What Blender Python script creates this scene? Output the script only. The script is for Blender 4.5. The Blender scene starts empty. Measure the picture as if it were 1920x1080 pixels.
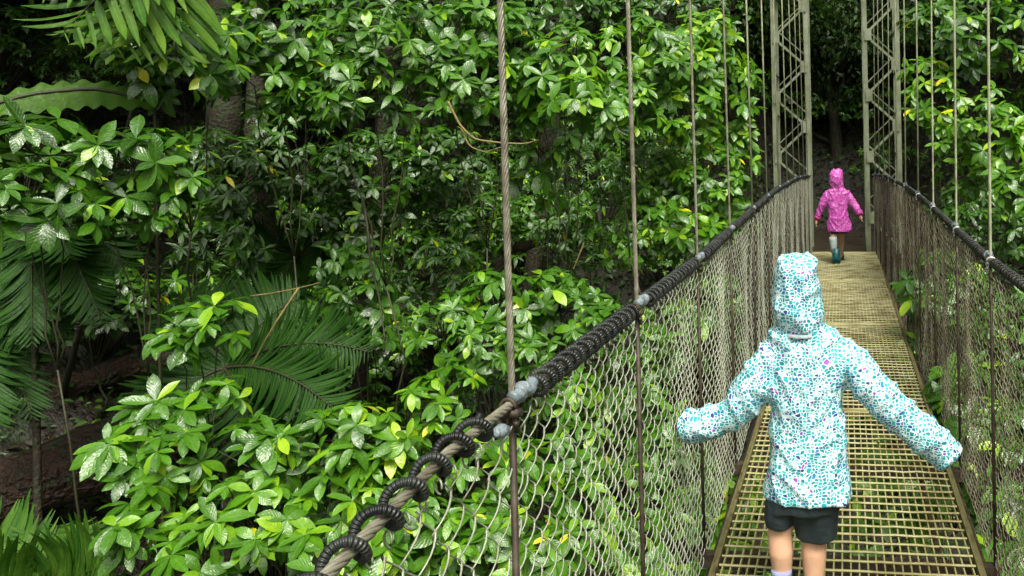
import bpy, math, random
import numpy as np
from mathutils import Vector, Matrix, noise as mnoise
rng = np.random.default_rng(7)
random.seed(7)
scene = bpy.context.scene
COL = scene.collection

# ------------------------------------------------------------------ camera
FPX, PX, PY, VPX, ROLL = 1600.0, 1364.0, 280.0, 1582.0, 0.02
CAM = np.array([0.02, 0.0, 1.5])
PSI = math.atan((VPX - PX) / FPX)
FD = np.array([-math.sin(PSI), math.cos(PSI), 0.0])
R0 = np.array([math.cos(PSI), math.sin(PSI), 0.0])
U0 = np.array([0, 0, 1.0])
UP = U0 * math.cos(ROLL) + R0 * math.sin(ROLL)
RT = R0 * math.cos(ROLL) - U0 * math.sin(ROLL)
cd = bpy.data.cameras.new('camera'); cam = bpy.data.objects.new('camera', cd); COL.objects.link(cam)
cd.sensor_width = 36.0; cd.lens = 36.0 * FPX / 1920.0
cd.shift_x = -(PX - 960) / 1920.0
cd.shift_y = -(540 - PY) / 1920.0
cd.clip_start = 0.05; cd.clip_end = 500
cam.matrix_world = Matrix((( RT[0], UP[0], -FD[0], CAM[0]), (RT[1], UP[1], -FD[1], CAM[1]),
                           (RT[2], UP[2], -FD[2], CAM[2]), (0, 0, 0, 1)))
scene.camera = cam

def at(px, py, Y):
    """world point on the plane y=Y seen at a photograph pixel (measurements of the photo)"""
    d = FD * FPX + RT * (px - PX) - UP * (py - PY)
    return CAM + d * (Y / d[1])
def at_d(px, py, D):
    d = FD * FPX + RT * (px - PX) - UP * (py - PY)
    return CAM + d * (D / FPX)

# ------------------------------------------------------------------ light
SUN_EL, SUN_AZ = math.radians(53), math.radians(155)     # azimuth clockwise from +Y
world = bpy.data.worlds.new("World"); scene.world = world; world.use_nodes = True
wn = world.node_tree; wn.nodes.clear()
sky = wn.nodes.new('ShaderNodeTexSky'); sky.sky_type = 'NISHITA'; sky.sun_disc = False
sky.sun_elevation = SUN_EL; sky.sun_rotation = SUN_AZ; sky.air_density = 1.0; sky.dust_density = 5.0; sky.ozone_density = 1.0
hs = wn.nodes.new('ShaderNodeHueSaturation'); hs.inputs['Saturation'].default_value = 0.12
bg = wn.nodes.new('ShaderNodeBackground'); bg.inputs['Strength'].default_value = 0.12
wo = wn.nodes.new('ShaderNodeOutputWorld')
wt = wn.nodes.new('ShaderNodeMixRGB'); wt.blend_type = 'MULTIPLY'; wt.inputs[0].default_value = 1.0; wt.inputs[2].default_value = (1.0, 1.0, 0.90, 1)
wn.links.new(sky.outputs[0], hs.inputs['Color']); wn.links.new(hs.outputs[0], wt.inputs[1]); wn.links.new(wt.outputs[0], bg.inputs['Color']); wn.links.new(bg.outputs[0], wo.inputs[0])
sd = bpy.data.lights.new('sun', 'SUN'); sun = bpy.data.objects.new('sun', sd); COL.objects.link(sun)
sd.energy = 1.5; sd.angle = math.radians(22); sd.color = (1.0, 0.95, 0.84)
sdir = Vector((math.sin(SUN_AZ) * math.cos(SUN_EL), math.cos(SUN_AZ) * math.cos(SUN_EL), math.sin(SUN_EL)))
sun.rotation_euler = sdir.to_track_quat('Z', 'Y').to_euler()
vs = scene.view_settings
scene.display_settings.display_device = 'sRGB'
vs.view_transform = 'Standard'; vs.look = 'None'; vs.exposure = 1.2; vs.gamma = 1.0; vs.use_curve_mapping = False
scene.render.engine = 'CYCLES'
scene.cycles.max_bounces = 6; scene.cycles.diffuse_bounces = 3; scene.cycles.glossy_bounces = 2
scene.cycles.transmission_bounces = 4; scene.cycles.use_denoising = True

# ------------------------------------------------------------------ helpers
def link(o, parent=None):
    COL.objects.link(o)
    if parent is not None: o.parent = parent
    return o
def empty(name, loc, label, cat, group=None):
    o = bpy.data.objects.new(name, None); o.location = loc; o.empty_display_size = 0.1
    COL.objects.link(o); o['label'] = label; o['category'] = cat
    if group: o['group'] = group
    return o
def tag(o, label=None, cat=None, group=None, kind=None):
    if label: o['label'] = label
    if cat: o['category'] = cat
    if group: o['group'] = group
    if kind: o['kind'] = kind
    return o
def off(parent):
    if parent is None: return np.zeros(3)
    p = np.array(parent.location)
    if parent.parent is not None: p = p + off(parent.parent)
    return p
class MB:
    """collects numpy geometry given in WORLD coordinates"""
    def __init__(s): s.v = []; s.f = []; s.t = []; s.n = 0; s.uv = []; s.at = []
    def add(s, v, quads=None, tris=None, uv=None, attr=None):
        v = np.asarray(v, float).reshape(-1, 3)
        if quads is not None: s.f.append(np.asarray(quads, int).reshape(-1, 4) + s.n)
        if tris is not None: s.t.append(np.asarray(tris, int).reshape(-1, 3) + s.n)
        s.v.append(v); s.n += len(v)
        s.uv.append(np.zeros((len(v), 2)) if uv is None else np.asarray(uv, float).reshape(-1, 2))
        s.at.append(np.zeros(len(v)) if attr is None else np.broadcast_to(np.asarray(attr, float), (len(v),)))
    def box(s, c, size, rot=None):
        c = np.asarray(c, float); h = np.asarray(size, float) / 2
        v = np.array([[x, y, z] for x in (-1, 1) for y in (-1, 1) for z in (-1, 1)]) * h
        if rot is not None: v = v @ np.asarray(rot).T
        s.add(v + c, [[0, 1, 3, 2], [4, 6, 7, 5], [0, 4, 5, 1], [2, 3, 7, 6], [0, 2, 6, 4], [1, 5, 7, 3]])
    def boxes(s, cs, size):
        for c in cs: s.box(c, size)
    def beam(s, a, b, w, h=None, side=(0, 1, 0)):
        a = np.asarray(a, float); b = np.asarray(b, float); h = h or w
        t = b - a; L = np.linalg.norm(t); t /= L
        u = np.cross(side, t); u /= np.linalg.norm(u); w2 = np.cross(t, u)
        s.box((a + b) / 2, (w, h, L), np.stack([u, w2, t], 1))
    def tube(s, pts, r, k=6, caps=True, attr=None, vscale=1.0):
        pts = np.asarray(pts, float); n = len(pts)
        r = np.broadcast_to(np.asarray(r, float), (n,))
        T = np.gradient(pts, axis=0); T /= np.linalg.norm(T, axis=1)[:, None] + 1e-12
        ref = np.array([0, 0, 1.0]) if abs(T[0][2]) < 0.9 else np.array([1.0, 0, 0])
        N = np.zeros_like(T); N[0] = np.cross(T[0], ref); N[0] /= np.linalg.norm(N[0])
        for i in range(1, n):
            m = N[i-1] - T[i] * (N[i-1] @ T[i]); N[i] = m / (np.linalg.norm(m) + 1e-12)
        B = np.cross(T, N)
        a = np.arange(k) * 2 * np.pi / k
        V = pts[:, None] + r[:, None, None] * (np.cos(a)[None, :, None] * N[:, None] + np.sin(a)[None, :, None] * B[:, None])
        i = np.arange(n - 1)[:, None] * k; j = np.arange(k)[None]; j2 = (j + 1) % k
        q = np.stack([i + j, i + j2, i + k + j2, i + k + j], -1).reshape(-1, 4)
        L = np.concatenate([[0], np.cumsum(np.linalg.norm(np.diff(pts, axis=0), axis=1))])
        uv = np.stack([np.repeat(L * vscale, k), np.tile(a / (2 * np.pi), n)], 1)
        V = V.reshape(-1, 3); tr = None
        if caps:
            V = np.vstack([V, pts[0], pts[-1]]); uv = np.vstack([uv, [0, 0], [0, 0]])
            j = np.arange(k); j2 = (j + 1) % k
            tr = np.vstack([np.stack([np.full(k, n*k), j2, j], 1), np.stack([np.full(k, n*k+1), (n-1)*k + j, (n-1)*k + j2], 1)])
        s.add(V, q, tr, uv, attr)
    def ball(s, c, r, nu=10, nv=7, attr=None):
        r = np.broadcast_to(np.asarray(r, float), (3,))
        th = np.linspace(0, np.pi, nv + 1); ph = np.arange(nu) * 2 * np.pi / nu
        P = np.stack([np.sin(th)[:, None] * np.cos(ph), np.sin(th)[:, None] * np.sin(ph), np.cos(th)[:, None] * np.ones(nu)], -1).reshape(-1, 3)
        i = np.arange(nv)[:, None] * nu; j = np.arange(nu)[None]; j2 = (j + 1) % nu
        s.add(P * r + c, np.stack([i + j, i + nu + j, i + nu + j2, i + j2], -1).reshape(-1, 4), attr=attr)
    def build(s, name, mat, parent=None, smooth=True, kind=None):
        V = np.vstack(s.v) - off(parent); me = bpy.data.meshes.new(name)
        Q = np.vstack(s.f) if s.f else np.zeros((0, 4), int); T = np.vstack(s.t) if s.t else np.zeros((0, 3), int)
        li = np.concatenate([Q.ravel(), T.ravel()]).astype(np.int32)
        me.vertices.add(len(V)); me.vertices.foreach_set('co', V.astype(np.float32).ravel())
        me.loops.add(len(li)); me.loops.foreach_set('vertex_index', li)
        nf = len(Q) + len(T); me.polygons.add(nf)
        ls = np.concatenate([np.arange(len(Q)) * 4, len(Q) * 4 + np.arange(len(T)) * 3]).astype(np.int32)
        me.polygons.foreach_set('loop_start', ls)
        me.polygons.foreach_set('use_smooth', np.full(nf, bool(smooth)))
        uvl = me.uv_layers.new(name='UVMap'); uvl.data.foreach_set('uv', np.vstack(s.uv)[li].astype(np.float32).ravel())
        at_ = me.attributes.new('tone', 'FLOAT', 'POINT'); at_.data.foreach_set('value', np.concatenate(s.at).astype(np.float32))
        me.update(calc_edges=True); me.validate()
        me.materials.append(mat)
        o = bpy.data.objects.new(name, me); link(o, parent)
        if kind: o['kind'] = kind
        return o

# ------------------------------------------------------------------ materials
def mat(name):
    m = bpy.data.materials.new(name); m.use_nodes = True; nt = m.node_tree
    b = nt.nodes['Principled BSDF']; return m, nt, b
def N(nt, typ, **kw):
    n = nt.nodes.new(typ)
    for k, v in kw.items():
        if k in n.inputs: n.inputs[k].default_value = v
        else: setattr(n, k, v)
    return n
def ramp(nt, fac, stops, interp='LINEAR'):
    r = nt.nodes.new('ShaderNodeValToRGB'); r.color_ramp.interpolation = interp
    e = r.color_ramp.elements
    while len(e) < len(stops): e.new(0.5)
    for i, (p, c) in enumerate(stops): e[i].position = p; e[i].color = (*c, 1)
    nt.links.new(fac, r.inputs[0]); return r
def noisy(name, stops, scale=8.0, rough=0.6, metal=0.0, bump=0.3, bscale=60.0, detail=5, dist=0.01, rr=None, spec=0.5):
    m, nt, b = mat(name)
    tc = N(nt, 'ShaderNodeNewGeometry')
    n1 = N(nt, 'ShaderNodeTexNoise', Scale=scale, Detail=detail, Roughness=0.65)
    nt.links.new(tc.outputs['Position'], n1.inputs['Vector'])
    nt.links.new(ramp(nt, n1.outputs['Fac'], stops).outputs[0], b.inputs['Base Color'])
    b.inputs['Roughness'].default_value = rough; b.inputs['Metallic'].default_value = metal
    b.inputs['Specular IOR Level'].default_value = spec
    if bump:
        n2 = N(nt, 'ShaderNodeTexNoise', Scale=bscale, Detail=4.0); nt.links.new(tc.outputs['Position'], n2.inputs['Vector'])
        bp = N(nt, 'ShaderNodeBump', Strength=bump, Distance=dist); nt.links.new(n2.outputs['Fac'], bp.inputs['Height'])
        nt.links.new(bp.outputs[0], b.inputs['Normal'])
        if rr:
            mr = N(nt, 'ShaderNodeMapRange'); mr.inputs[1].default_value = .35; mr.inputs[2].default_value = .65
            mr.inputs[3].default_value = rr[0]; mr.inputs[4].default_value = rr[1]
            nt.links.new(n1.outputs['Fac'], mr.inputs[0]); nt.links.new(mr.outputs[0], b.inputs['Roughness'])
    return m

def leaf_material(name, stops, rough=(0.14, 0.42), veins=26.0, transl=0.28, spec=0.75, bumpd=0.005, wet=0.0):
    m, nt, b = mat(name)
    a = N(nt, 'ShaderNodeAttribute', attribute_name='tone')
    geo = N(nt, 'ShaderNodeNewGeometry')
    uv = N(nt, 'ShaderNodeUVMap'); sp = N(nt, 'ShaderNodeSeparateXYZ'); nt.links.new(uv.outputs[0], sp.inputs[0])
    nz = N(nt, 'ShaderNodeTexNoise', Scale=14.0, Detail=4.0); nt.links.new(geo.outputs['Position'], nz.inputs['Vector'])
    ad = N(nt, 'ShaderNodeMath', operation='MULTIPLY_ADD'); nt.links.new(nz.outputs['Fac'], ad.inputs[0]); ad.inputs[1].default_value = 0.22
    nt.links.new(a.outputs['Fac'], ad.inputs[2])
    sb = N(nt, 'ShaderNodeMath', operation='SUBTRACT'); nt.links.new(ad.outputs[0], sb.inputs[0]); sb.inputs[1].default_value = 0.11
    cr = ramp(nt, sb.outputs[0], stops)
    # midrib: |v-.5|
    vm = N(nt, 'ShaderNodeMath', operation='SUBTRACT'); nt.links.new(sp.outputs[1], vm.inputs[0]); vm.inputs[1].default_value = 0.5
    va = N(nt, 'ShaderNodeMath', operation='ABSOLUTE'); nt.links.new(vm.outputs[0], va.inputs[0])
    rib = N(nt, 'ShaderNodeMapRange'); rib.inputs[1].default_value = 0.0; rib.inputs[2].default_value = 0.05; rib.inputs[3].default_value = 0.55; rib.inputs[4].default_value = 0.0
    nt.links.new(va.outputs[0], rib.inputs[0])
    mx = N(nt, 'ShaderNodeMixRGB'); mx.inputs[2].default_value = (0.16, 0.30, 0.04, 1)
    nt.links.new(rib.outputs[0], mx.inputs[0]); nt.links.new(cr.outputs[0], mx.inputs[1])
    nt.links.new(mx.outputs[0], b.inputs['Base Color'])
    # side veins: sin((u - |v|*.6)*veins)
    k = N(nt, 'ShaderNodeMath', operation='MULTIPLY_ADD'); nt.links.new(va.outputs[0], k.inputs[0]); k.inputs[1].default_value = -0.5; nt.links.new(sp.outputs[0], k.inputs[2])
    k2 = N(nt, 'ShaderNodeMath', operation='MULTIPLY'); nt.links.new(k.outputs[0], k2.inputs[0]); k2.inputs[1].default_value = veins * 2
    k3 = N(nt, 'ShaderNodeMath', operation='SINE'); nt.links.new(k2.outputs[0], k3.inputs[0])
    n2 = N(nt, 'ShaderNodeTexNoise', Scale=48.0, Detail=3.0); nt.links.new(geo.outputs['Position'], n2.inputs['Vector'])
    h = N(nt, 'ShaderNodeMath', operation='MULTIPLY_ADD'); nt.links.new(k3.outputs[0], h.inputs[0]); h.inputs[1].default_value = 0.13; 
    h2 = N(nt, 'ShaderNodeMath', operation='MULTIPLY'); nt.links.new(n2.outputs['Fac'], h2.inputs[0]); h2.inputs[1].default_value = 1.6
    nt.links.new(h2.outputs[0], h.inputs[2])
    bp = N(nt, 'ShaderNodeBump', Strength=0.5, Distance=bumpd); nt.links.new(h.outputs[0], bp.inputs['Height'])
    nt.links.new(bp.outputs[0], b.inputs['Normal'])
    mr = N(nt, 'ShaderNodeMapRange'); mr.inputs[1].default_value = .38; mr.inputs[2].default_value = .62
    mr.inputs[3].default_value = rough[0]; mr.inputs[4].default_value = rough[1]
    n3 = N(nt, 'ShaderNodeTexNoise', Scale=45.0, Detail=3.0); nt.links.new(geo.outputs['Position'], n3.inputs['Vector'])
    nt.links.new(n3.outputs['Fac'], mr.inputs[0]); nt.links.new(mr.outputs[0], b.inputs['Roughness'])
    b.inputs['Specular IOR Level'].default_value = spec
    b.inputs['Coat Weight'].default_value = wet; b.inputs['Coat Roughness'].default_value = 0.16; nt.links.new(bp.outputs[0], b.inputs['Coat Normal'])
    tr = N(nt, 'ShaderNodeBsdfTranslucent'); ms = N(nt, 'ShaderNodeMixShader'); ms.inputs[0].default_value = transl
    br = N(nt, 'ShaderNodeMixRGB', blend_type='MULTIPLY'); br.inputs[0].default_value = 1.0; br.inputs[2].default_value = (1.3, 1.5, 0.5, 1)
    nt.links.new(cr.outputs[0], br.inputs[1]); nt.links.new(br.outputs[0], tr.inputs['Color'])
    out = nt.nodes['Material Output']
    nt.links.new(b.outputs[0], ms.inputs[1]); nt.links.new(tr.outputs[0], ms.inputs[2]); nt.links.new(ms.outputs[0], out.inputs['Surface'])
    return m
LEAF = [(0.0, (0.012, 0.038, 0.003)), (0.25, (0.034, 0.115, 0.005)), (0.5, (0.076, 0.22, 0.008)), (0.74, (0.19, 0.39, 0.012)), (0.88, (0.38, 0.55, 0.015)), (1.0, (0.70, 0.60, 0.02))]
M_leaf = leaf_material('glossy_wet_leaf', LEAF, rough=(.22, .46), spec=.55, wet=0.5, transl=.28)
M_small = leaf_material('small_leaf', [(0, (0.007, 0.020, 0.003)), (0.5, (0.024, 0.065, 0.006)), (0.8, (0.065, 0.14, 0.010)), (1, (0.16, 0.18, 0.02))], rough=(.3, .6), veins=0, spec=0.45)
M_frond = leaf_material('palm_frond_leaf', [(0, (0.006, 0.030, 0.005)), (0.5, (0.030, 0.10, 0.009)), (0.8, (0.12, 0.22, 0.022)), (1, (0.28, 0.34, 0.05))], rough=(.4, .65), veins=0, spec=0.2)
M_litter = leaf_material('leaf_litter', [(0, (0.008, 0.005, 0.002)), (0.5, (0.022, 0.013, 0.006)), (0.8, (0.05, 0.032, 0.012)), (1, (0.03, 0.07, 0.008))], rough=(.3, .6), veins=0, spec=0.4)
M_bark = noisy('mossy_bark', [(0.3, (0.010, 0.007, 0.004)), (0.48, (0.028, 0.02, 0.010)), (0.58, (0.018, 0.032, 0.005)), (0.8, (0.05, 0.08, 0.010))], 9, .75, bump=.9, bscale=30, dist=.03)
M_twig = noisy('twig', [(0.3, (0.012, 0.012, 0.005)), (0.55, (0.034, 0.032, 0.012)), (0.8, (0.022, 0.040, 0.008))], 20, .6, bump=.3)
M_vine = noisy('tan_vine', [(0.3, (0.07, 0.055, 0.018)), (0.55, (0.20, 0.15, 0.04)), (0.8, (0.07, 0.10, 0.015))], 20, .6, bump=.3)
M_log = noisy('rotting_log', [(0.3, (0.014, 0.008, 0.004)), (0.46, (0.045, 0.021, 0.009)), (0.56, (0.022, 0.013, 0.006)), (0.62, (0.022, 0.04, 0.008)), (0.8, (0.04, 0.07, 0.012))], 6, .7, bump=1, bscale=18, dist=.10, rr=(.7, .4))
M_soil = noisy('forest_soil', [(0.25, (0.005, 0.004, 0.002)), (0.48, (0.013, 0.008, 0.004)), (0.56, (0.008, 0.014, 0.003)), (0.85, (0.02, 0.035, 0.005))], 2.5, .7, bump=1, bscale=9, dist=.12)
M_path = noisy('landing_boards', [(0.3, (0.012, 0.008, 0.004)), (0.55, (0.032, 0.021, 0.010)), (0.8, (0.02, 0.023, 0.006))], 5, .6, bump=.5, bscale=40)
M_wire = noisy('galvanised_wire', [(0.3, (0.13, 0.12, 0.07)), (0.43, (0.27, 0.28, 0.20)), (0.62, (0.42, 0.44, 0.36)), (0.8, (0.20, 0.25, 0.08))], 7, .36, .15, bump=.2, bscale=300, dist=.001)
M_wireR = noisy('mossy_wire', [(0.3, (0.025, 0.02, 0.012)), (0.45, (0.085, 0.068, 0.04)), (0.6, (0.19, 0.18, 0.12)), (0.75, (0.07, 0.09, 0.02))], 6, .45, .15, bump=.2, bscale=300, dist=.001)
M_deck = noisy('weathered_grating', [(0.25, (0.08, 0.042, 0.016)), (0.38, (0.23, 0.195, 0.07)), (0.55, (0.38, 0.355, 0.165)), (0.72, (0.16, 0.17, 0.035))], 4, .5, .1, bump=.3, bscale=120, dist=.002, rr=(.6, .35))
M_edge = noisy('deck_edge_steel', [(0.3, (0.06, 0.038, 0.015)), (0.5, (0.18, 0.16, 0.07)), (0.7, (0.10, 0.11, 0.03))], 8, .5, .1, bump=.3, bscale=90, dist=.002)
M_rope = noisy('steel_rope', [(0.3, (0.10, 0.09, 0.06)), (0.5, (0.23, 0.215, 0.16)), (0.7, (0.34, 0.33, 0.26))], 25, .42, .3, bump=.3, bscale=250, dist=.001)
M_rope2 = noisy('mossy_steel_rope', [(0.3, (0.17, 0.17, 0.10)), (0.5, (0.33, 0.345, 0.22)), (0.7, (0.45, 0.47, 0.32))], 12, .45, .2, bump=.3, bscale=250, dist=.001)
M_rust = noisy('rusty_rod', [(0.3, (0.022, 0.015, 0.010)), (0.5, (0.05, 0.034, 0.022)), (0.7, (0.09, 0.075, 0.05))], 18, .6, .2, bump=.4, bscale=200, dist=.002)
M_tower = noisy('painted_tower_steel', [(0.3, (0.09, 0.105, 0.055)), (0.5, (0.155, 0.175, 0.11)), (0.65, (0.21, 0.235, 0.165)), (0.8, (0.12, 0.22, 0.12))], 3.5, .45, .1, bump=.2, bscale=60, dist=.002)
M_clamp = noisy('galvanised_clamp', [(0.3, (0.3, 0.3, 0.28)), (0.7, (0.6, 0.62, 0.62))], 30, .3, .6, bump=.2)
M_tape = noisy('grey_cloth_wrap', [(0.3, (0.09, 0.125, 0.14)), (0.5, (0.20, 0.25, 0.28)), (0.75, (0.36, 0.40, 0.42))], 22, .45, bump=.8, bscale=60, dist=.01)
def rubber():
    m, nt, b = mat('black_ribbed_hose')
    uv = N(nt, 'ShaderNodeUVMap'); sp = N(nt, 'ShaderNodeSeparateXYZ'); nt.links.new(uv.outputs[0], sp.inputs[0])
    k = N(nt, 'ShaderNodeMath', operation='MULTIPLY'); nt.links.new(sp.outputs[0], k.inputs[0]); k.inputs[1].default_value = 1250.0
    s_ = N(nt, 'ShaderNodeMath', operation='SINE'); nt.links.new(k.outputs[0], s_.inputs[0])
    bp = N(nt, 'ShaderNodeBump', Strength=1.0, Distance=0.0007); nt.links.new(s_.outputs[0], bp.inputs['Height']); nt.links.new(bp.outputs[0], b.inputs['Normal'])
    geo = N(nt, 'ShaderNodeNewGeometry'); nz = N(nt, 'ShaderNodeTexNoise', Scale=14.0, Detail=4.0); nt.links.new(geo.outputs['Position'], nz.inputs['Vector'])
    nt.links.new(ramp(nt, nz.outputs['Fac'], [(0.4, (0.010, 0.011, 0.012)), (0.62, (0.028, 0.032, 0.030)), (0.8, (0.05, 0.06, 0.03))]).outputs[0], b.inputs['Base Color'])
    b.inputs['Roughness'].default_value = 0.34; return m
M_hose = rubber()
def spotted(name, base, cols, scale, edge=0.16, thr=0.30, rough=.5):
    """irregular rounded spots with white gaps, like a printed pebble pattern"""
    m, nt, b = mat(name)
    tc = N(nt, 'ShaderNodeTexCoord'); nzd = N(nt, 'ShaderNodeTexNoise', Scale=scale * .35, Detail=1.0)
    nt.links.new(tc.outputs['Object'], nzd.inputs['Vector'])
    wm = N(nt, 'ShaderNodeMixRGB'); wm.inputs[0].default_value = 0.02; nt.links.new(tc.outputs['Object'], wm.inputs[1]); nt.links.new(nzd.outputs['Color'], wm.inputs[2])
    mp = N(nt, 'ShaderNodeMapping'); mp.inputs['Scale'].default_value = (scale, scale * 0.35, scale * 1.15); nt.links.new(wm.outputs[0], mp.inputs[0])
    v = N(nt, 'ShaderNodeTexVoronoi', feature='DISTANCE_TO_EDGE'); v.inputs['Scale'].default_value = 1.0; v.inputs['Randomness'].default_value = .68; nt.links.new(mp.outputs[0], v.inputs['Vector'])
    v2 = N(nt, 'ShaderNodeTexVoronoi', feature='F1'); v2.inputs['Scale'].default_value = 1.0; v2.inputs['Randomness'].default_value = .68; nt.links.new(mp.outputs[0], v2.inputs['Vector'])
    sp = N(nt, 'ShaderNodeSeparateXYZ'); nt.links.new(v2.outputs['Color'], sp.inputs[0])
    cr = ramp(nt, sp.outputs[0], cols, 'CONSTANT')
    # spot size varies by cell
    te = N(nt, 'ShaderNodeMapRange'); te.inputs[3].default_value = edge * .6; te.inputs[4].default_value = edge * 1.9; nt.links.new(sp.outputs[1], te.inputs[0])
    sb = N(nt, 'ShaderNodeMath', operation='SUBTRACT'); nt.links.new(v.outputs['Distance'], sb.inputs[0]); nt.links.new(te.outputs[0], sb.inputs[1])
    mr = N(nt, 'ShaderNodeMapRange'); mr.inputs[1].default_value = -0.01; mr.inputs[2].default_value = 0.03; nt.links.new(sb.outputs[0], mr.inputs[0])
    mx = N(nt, 'ShaderNodeMixRGB'); mx.inputs[1].default_value = (*base, 1); nt.links.new(mr.outputs[0], mx.inputs[0]); nt.links.new(cr.outputs[0], mx.inputs[2])
    nt.links.new(mx.outputs[0], b.inputs['Base Color']); b.inputs['Roughness'].default_value = rough
    n2 = N(nt, 'ShaderNodeTexNoise', Scale=26.0, Detail=3.0); nt.links.new(tc.outputs['Object'], n2.inputs['Vector'])
    bp = N(nt, 'ShaderNodeBump', Strength=.35, Distance=.01); nt.links.new(n2.outputs['Fac'], bp.inputs['Height']); nt.links.new(bp.outputs[0], b.inputs['Normal'])
    return m
TEAL = (0.006, 0.24, 0.29); TEAL2 = (0.010, 0.38, 0.43); BLUE = (0.012, 0.20, 0.42); NAVY = (0.02, 0.04, 0.22); PUR = (0.30, 0.05, 0.42); LT = (0.30, 0.66, 0.72)
M_jack1 = spotted('spotted_white_teal_jacket', (0.74, 0.89, 0.92), [(0, TEAL), (.30, LT), (.36, TEAL2), (.66, BLUE), (.76, TEAL), (.90, NAVY), (.955, PUR), (.98, LT)], 90, edge=.074)
M_jack2 = spotted('spotted_magenta_jacket', (0.50, 0.06, 0.38), [(0, (0.66, 0.24, 0.55)), (.5, (0.60, 0.15, 0.48)), (.8, (0.36, 0.03, 0.27))], 40, edge=.12)
M_cuff2 = noisy('crimson_cuff', [(0.3, (0.36, 0.01, 0.11)), (0.7, (0.45, 0.02, 0.17))], 20, .6)
M_skin = noisy('skin', [(0.3, (0.60, 0.34, 0.21)), (0.7, (0.70, 0.43, 0.29))], 12, .45, bump=.1, bscale=150, dist=.001)
M_short = noisy('dark_teal_shorts', [(0.3, (0.010, 0.018, 0.022)), (0.7, (0.022, 0.040, 0.046))], 15, .7, bump=.5, bscale=60, dist=.006)
M_sock = noisy('lilac_sock', [(0.3, (0.22, 0.24, 0.40)), (0.7, (0.30, 0.32, 0.50))], 30, .8, bump=.4, bscale=300, dist=.002)
M_sockw = noisy('pale_sock', [(0.3, (0.30, 0.38, 0.38)), (0.7, (0.42, 0.50, 0.50))], 30, .8, bump=.4, bscale=300, dist=.002)
M_boot = noisy('teal_boot', [(0.3, (0.005, 0.05, 0.056)), (0.7, (0.012, 0.12, 0.12))], 20, .35, bump=.3)
M_sole = noisy('pale_sole', [(0.3, (0.02, 0.10, 0.10)), (0.7, (0.06, 0.18, 0.17))], 20, .5)
M_label = noisy('reflective_strip', [(0.3, (0.22, 0.28, 0.30)), (0.7, (0.34, 0.42, 0.44))], 60, .6, 0, bump=.1)
M_hair = noisy('brown_hair', [(0.3, (0.03, 0.015, 0.008)), (0.7, (0.08, 0.04, 0.02))], 40, .5)
M_eye = noisy('eye', [(0.3, (0.02, 0.015, 0.01)), (0.7, (0.04, 0.03, 0.02))], 40, .1)

# ------------------------------------------------------------------ the setting: ravine floor and slopes
def sm(x): x = np.clip(x, 0, 1); return x * x * (3 - 2 * x)
def terr(x, y):
    x = np.asarray(x, float); y = np.asarray(y, float)
    left = -3.6 + 0.62 * np.maximum(-x - 3.2, 0) + 0.5 * np.maximum(-x - 8, 0)
    right = -3.4 + 0.75 * np.maximum(x - 1.8, 0) + 0.5 * np.maximum(x - 5, 0)
    back = -3.6 + 3.55 * sm((y - 8.5) / 4.2) + 0.02
    far = 1.15 * np.maximum(y - 15.8, 0) * 1.0
    corr = np.exp(-((x + 0.02) / 1.6) ** 4)
    side_back = 0.55 * np.maximum(y - 12.3, 0) * (1 - corr)
    base = np.maximum(np.maximum(left, right), back) + np.where(back > -1, far + side_back, 0)
    nz = 0.28 * np.sin(x * 1.3 + y * .7) * np.sin(y * 1.1 - x * .5) + 0.12 * np.sin(x * 3.7 + 1) * np.sin(y * 3.1)
    keep = corr * sm((y - 11.5) / 1.2) * (1 - sm((y - 16) / 1.0))
    return base + nz * (1 - keep) - 0.06 * keep
def terrain():
    xs = np.concatenate([np.linspace(-120, -22, 22), np.linspace(-21, 14, 110), np.linspace(15, 120, 24)])
    ys = np.concatenate([np.linspace(-60, -9, 14), np.linspace(-8, 26, 110), np.linspace(27, 140, 26)])
    X, Y = np.meshgrid(xs, ys); Z = np.minimum(terr(X, Y), 26 + 3 * np.sin(X * .1) * np.sin(Y * .09))
    nx, ny = len(xs), len(ys); i = (np.arange(ny - 1)[:, None] * nx + np.arange(nx - 1)[None]).ravel()
    m = MB(); m.add(np.stack([X.ravel(), Y.ravel(), Z.ravel()], 1), np.stack([i, i + 1, i + nx + 1, i + nx], 1))
    o = m.build('ground', M_soil); o['kind'] = 'structure'
terrain()

# ------------------------------------------------------------------ leaves
def leaf_template(nl=6, width=0.40, fold=0.22, curl=0.35, kind='obovate'):
    u = np.linspace(0, 1, nl + 1)
    if kind == 'obovate': w = width / 2 * np.sin(np.pi * u ** 1.15) ** 0.75
    elif kind == 'lance': w = width / 2 * np.sin(np.pi * u ** 0.9) ** 0.9
    else: w = width / 2 * np.minimum(1, np.minimum(u * 7 + .15, (1 - u) * 3.2)) ** .8
    w[0] = 0.012; w[-1] = 0.004
    P = []; UV = []
    for k, s in enumerate((-1, 0, 1)):
        z = -curl * u ** 2 * .5 + fold * w * abs(s)
        z = z + 0.05 * np.sin(u * 9 + k) * w * 2 * abs(s)
        P.append(np.stack([u * (1 - 0.12 * curl * u), s * w, z], 1)); UV.append(np.stack([u, np.full_like(u, k / 2)], 1))
    P = np.concatenate(P); UV = np.concatenate(UV); n = nl + 1; i = np.arange(nl)
    Q = np.vstack([np.stack([i, i + 1, n + i + 1, n + i], 1), np.stack([n + i, n + i + 1, 2 * n + i + 1, 2 * n + i], 1)])
    return P, Q, UV
T_BIG = [leaf_template(6, .40, .25, .30), leaf_template(6, .46, .15, .6), leaf_template(6, .36, .35, .12), leaf_template(6, .42, .2, .9)]
T_SML = [leaf_template(3, .42, .25, .4, 'lance')]
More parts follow.
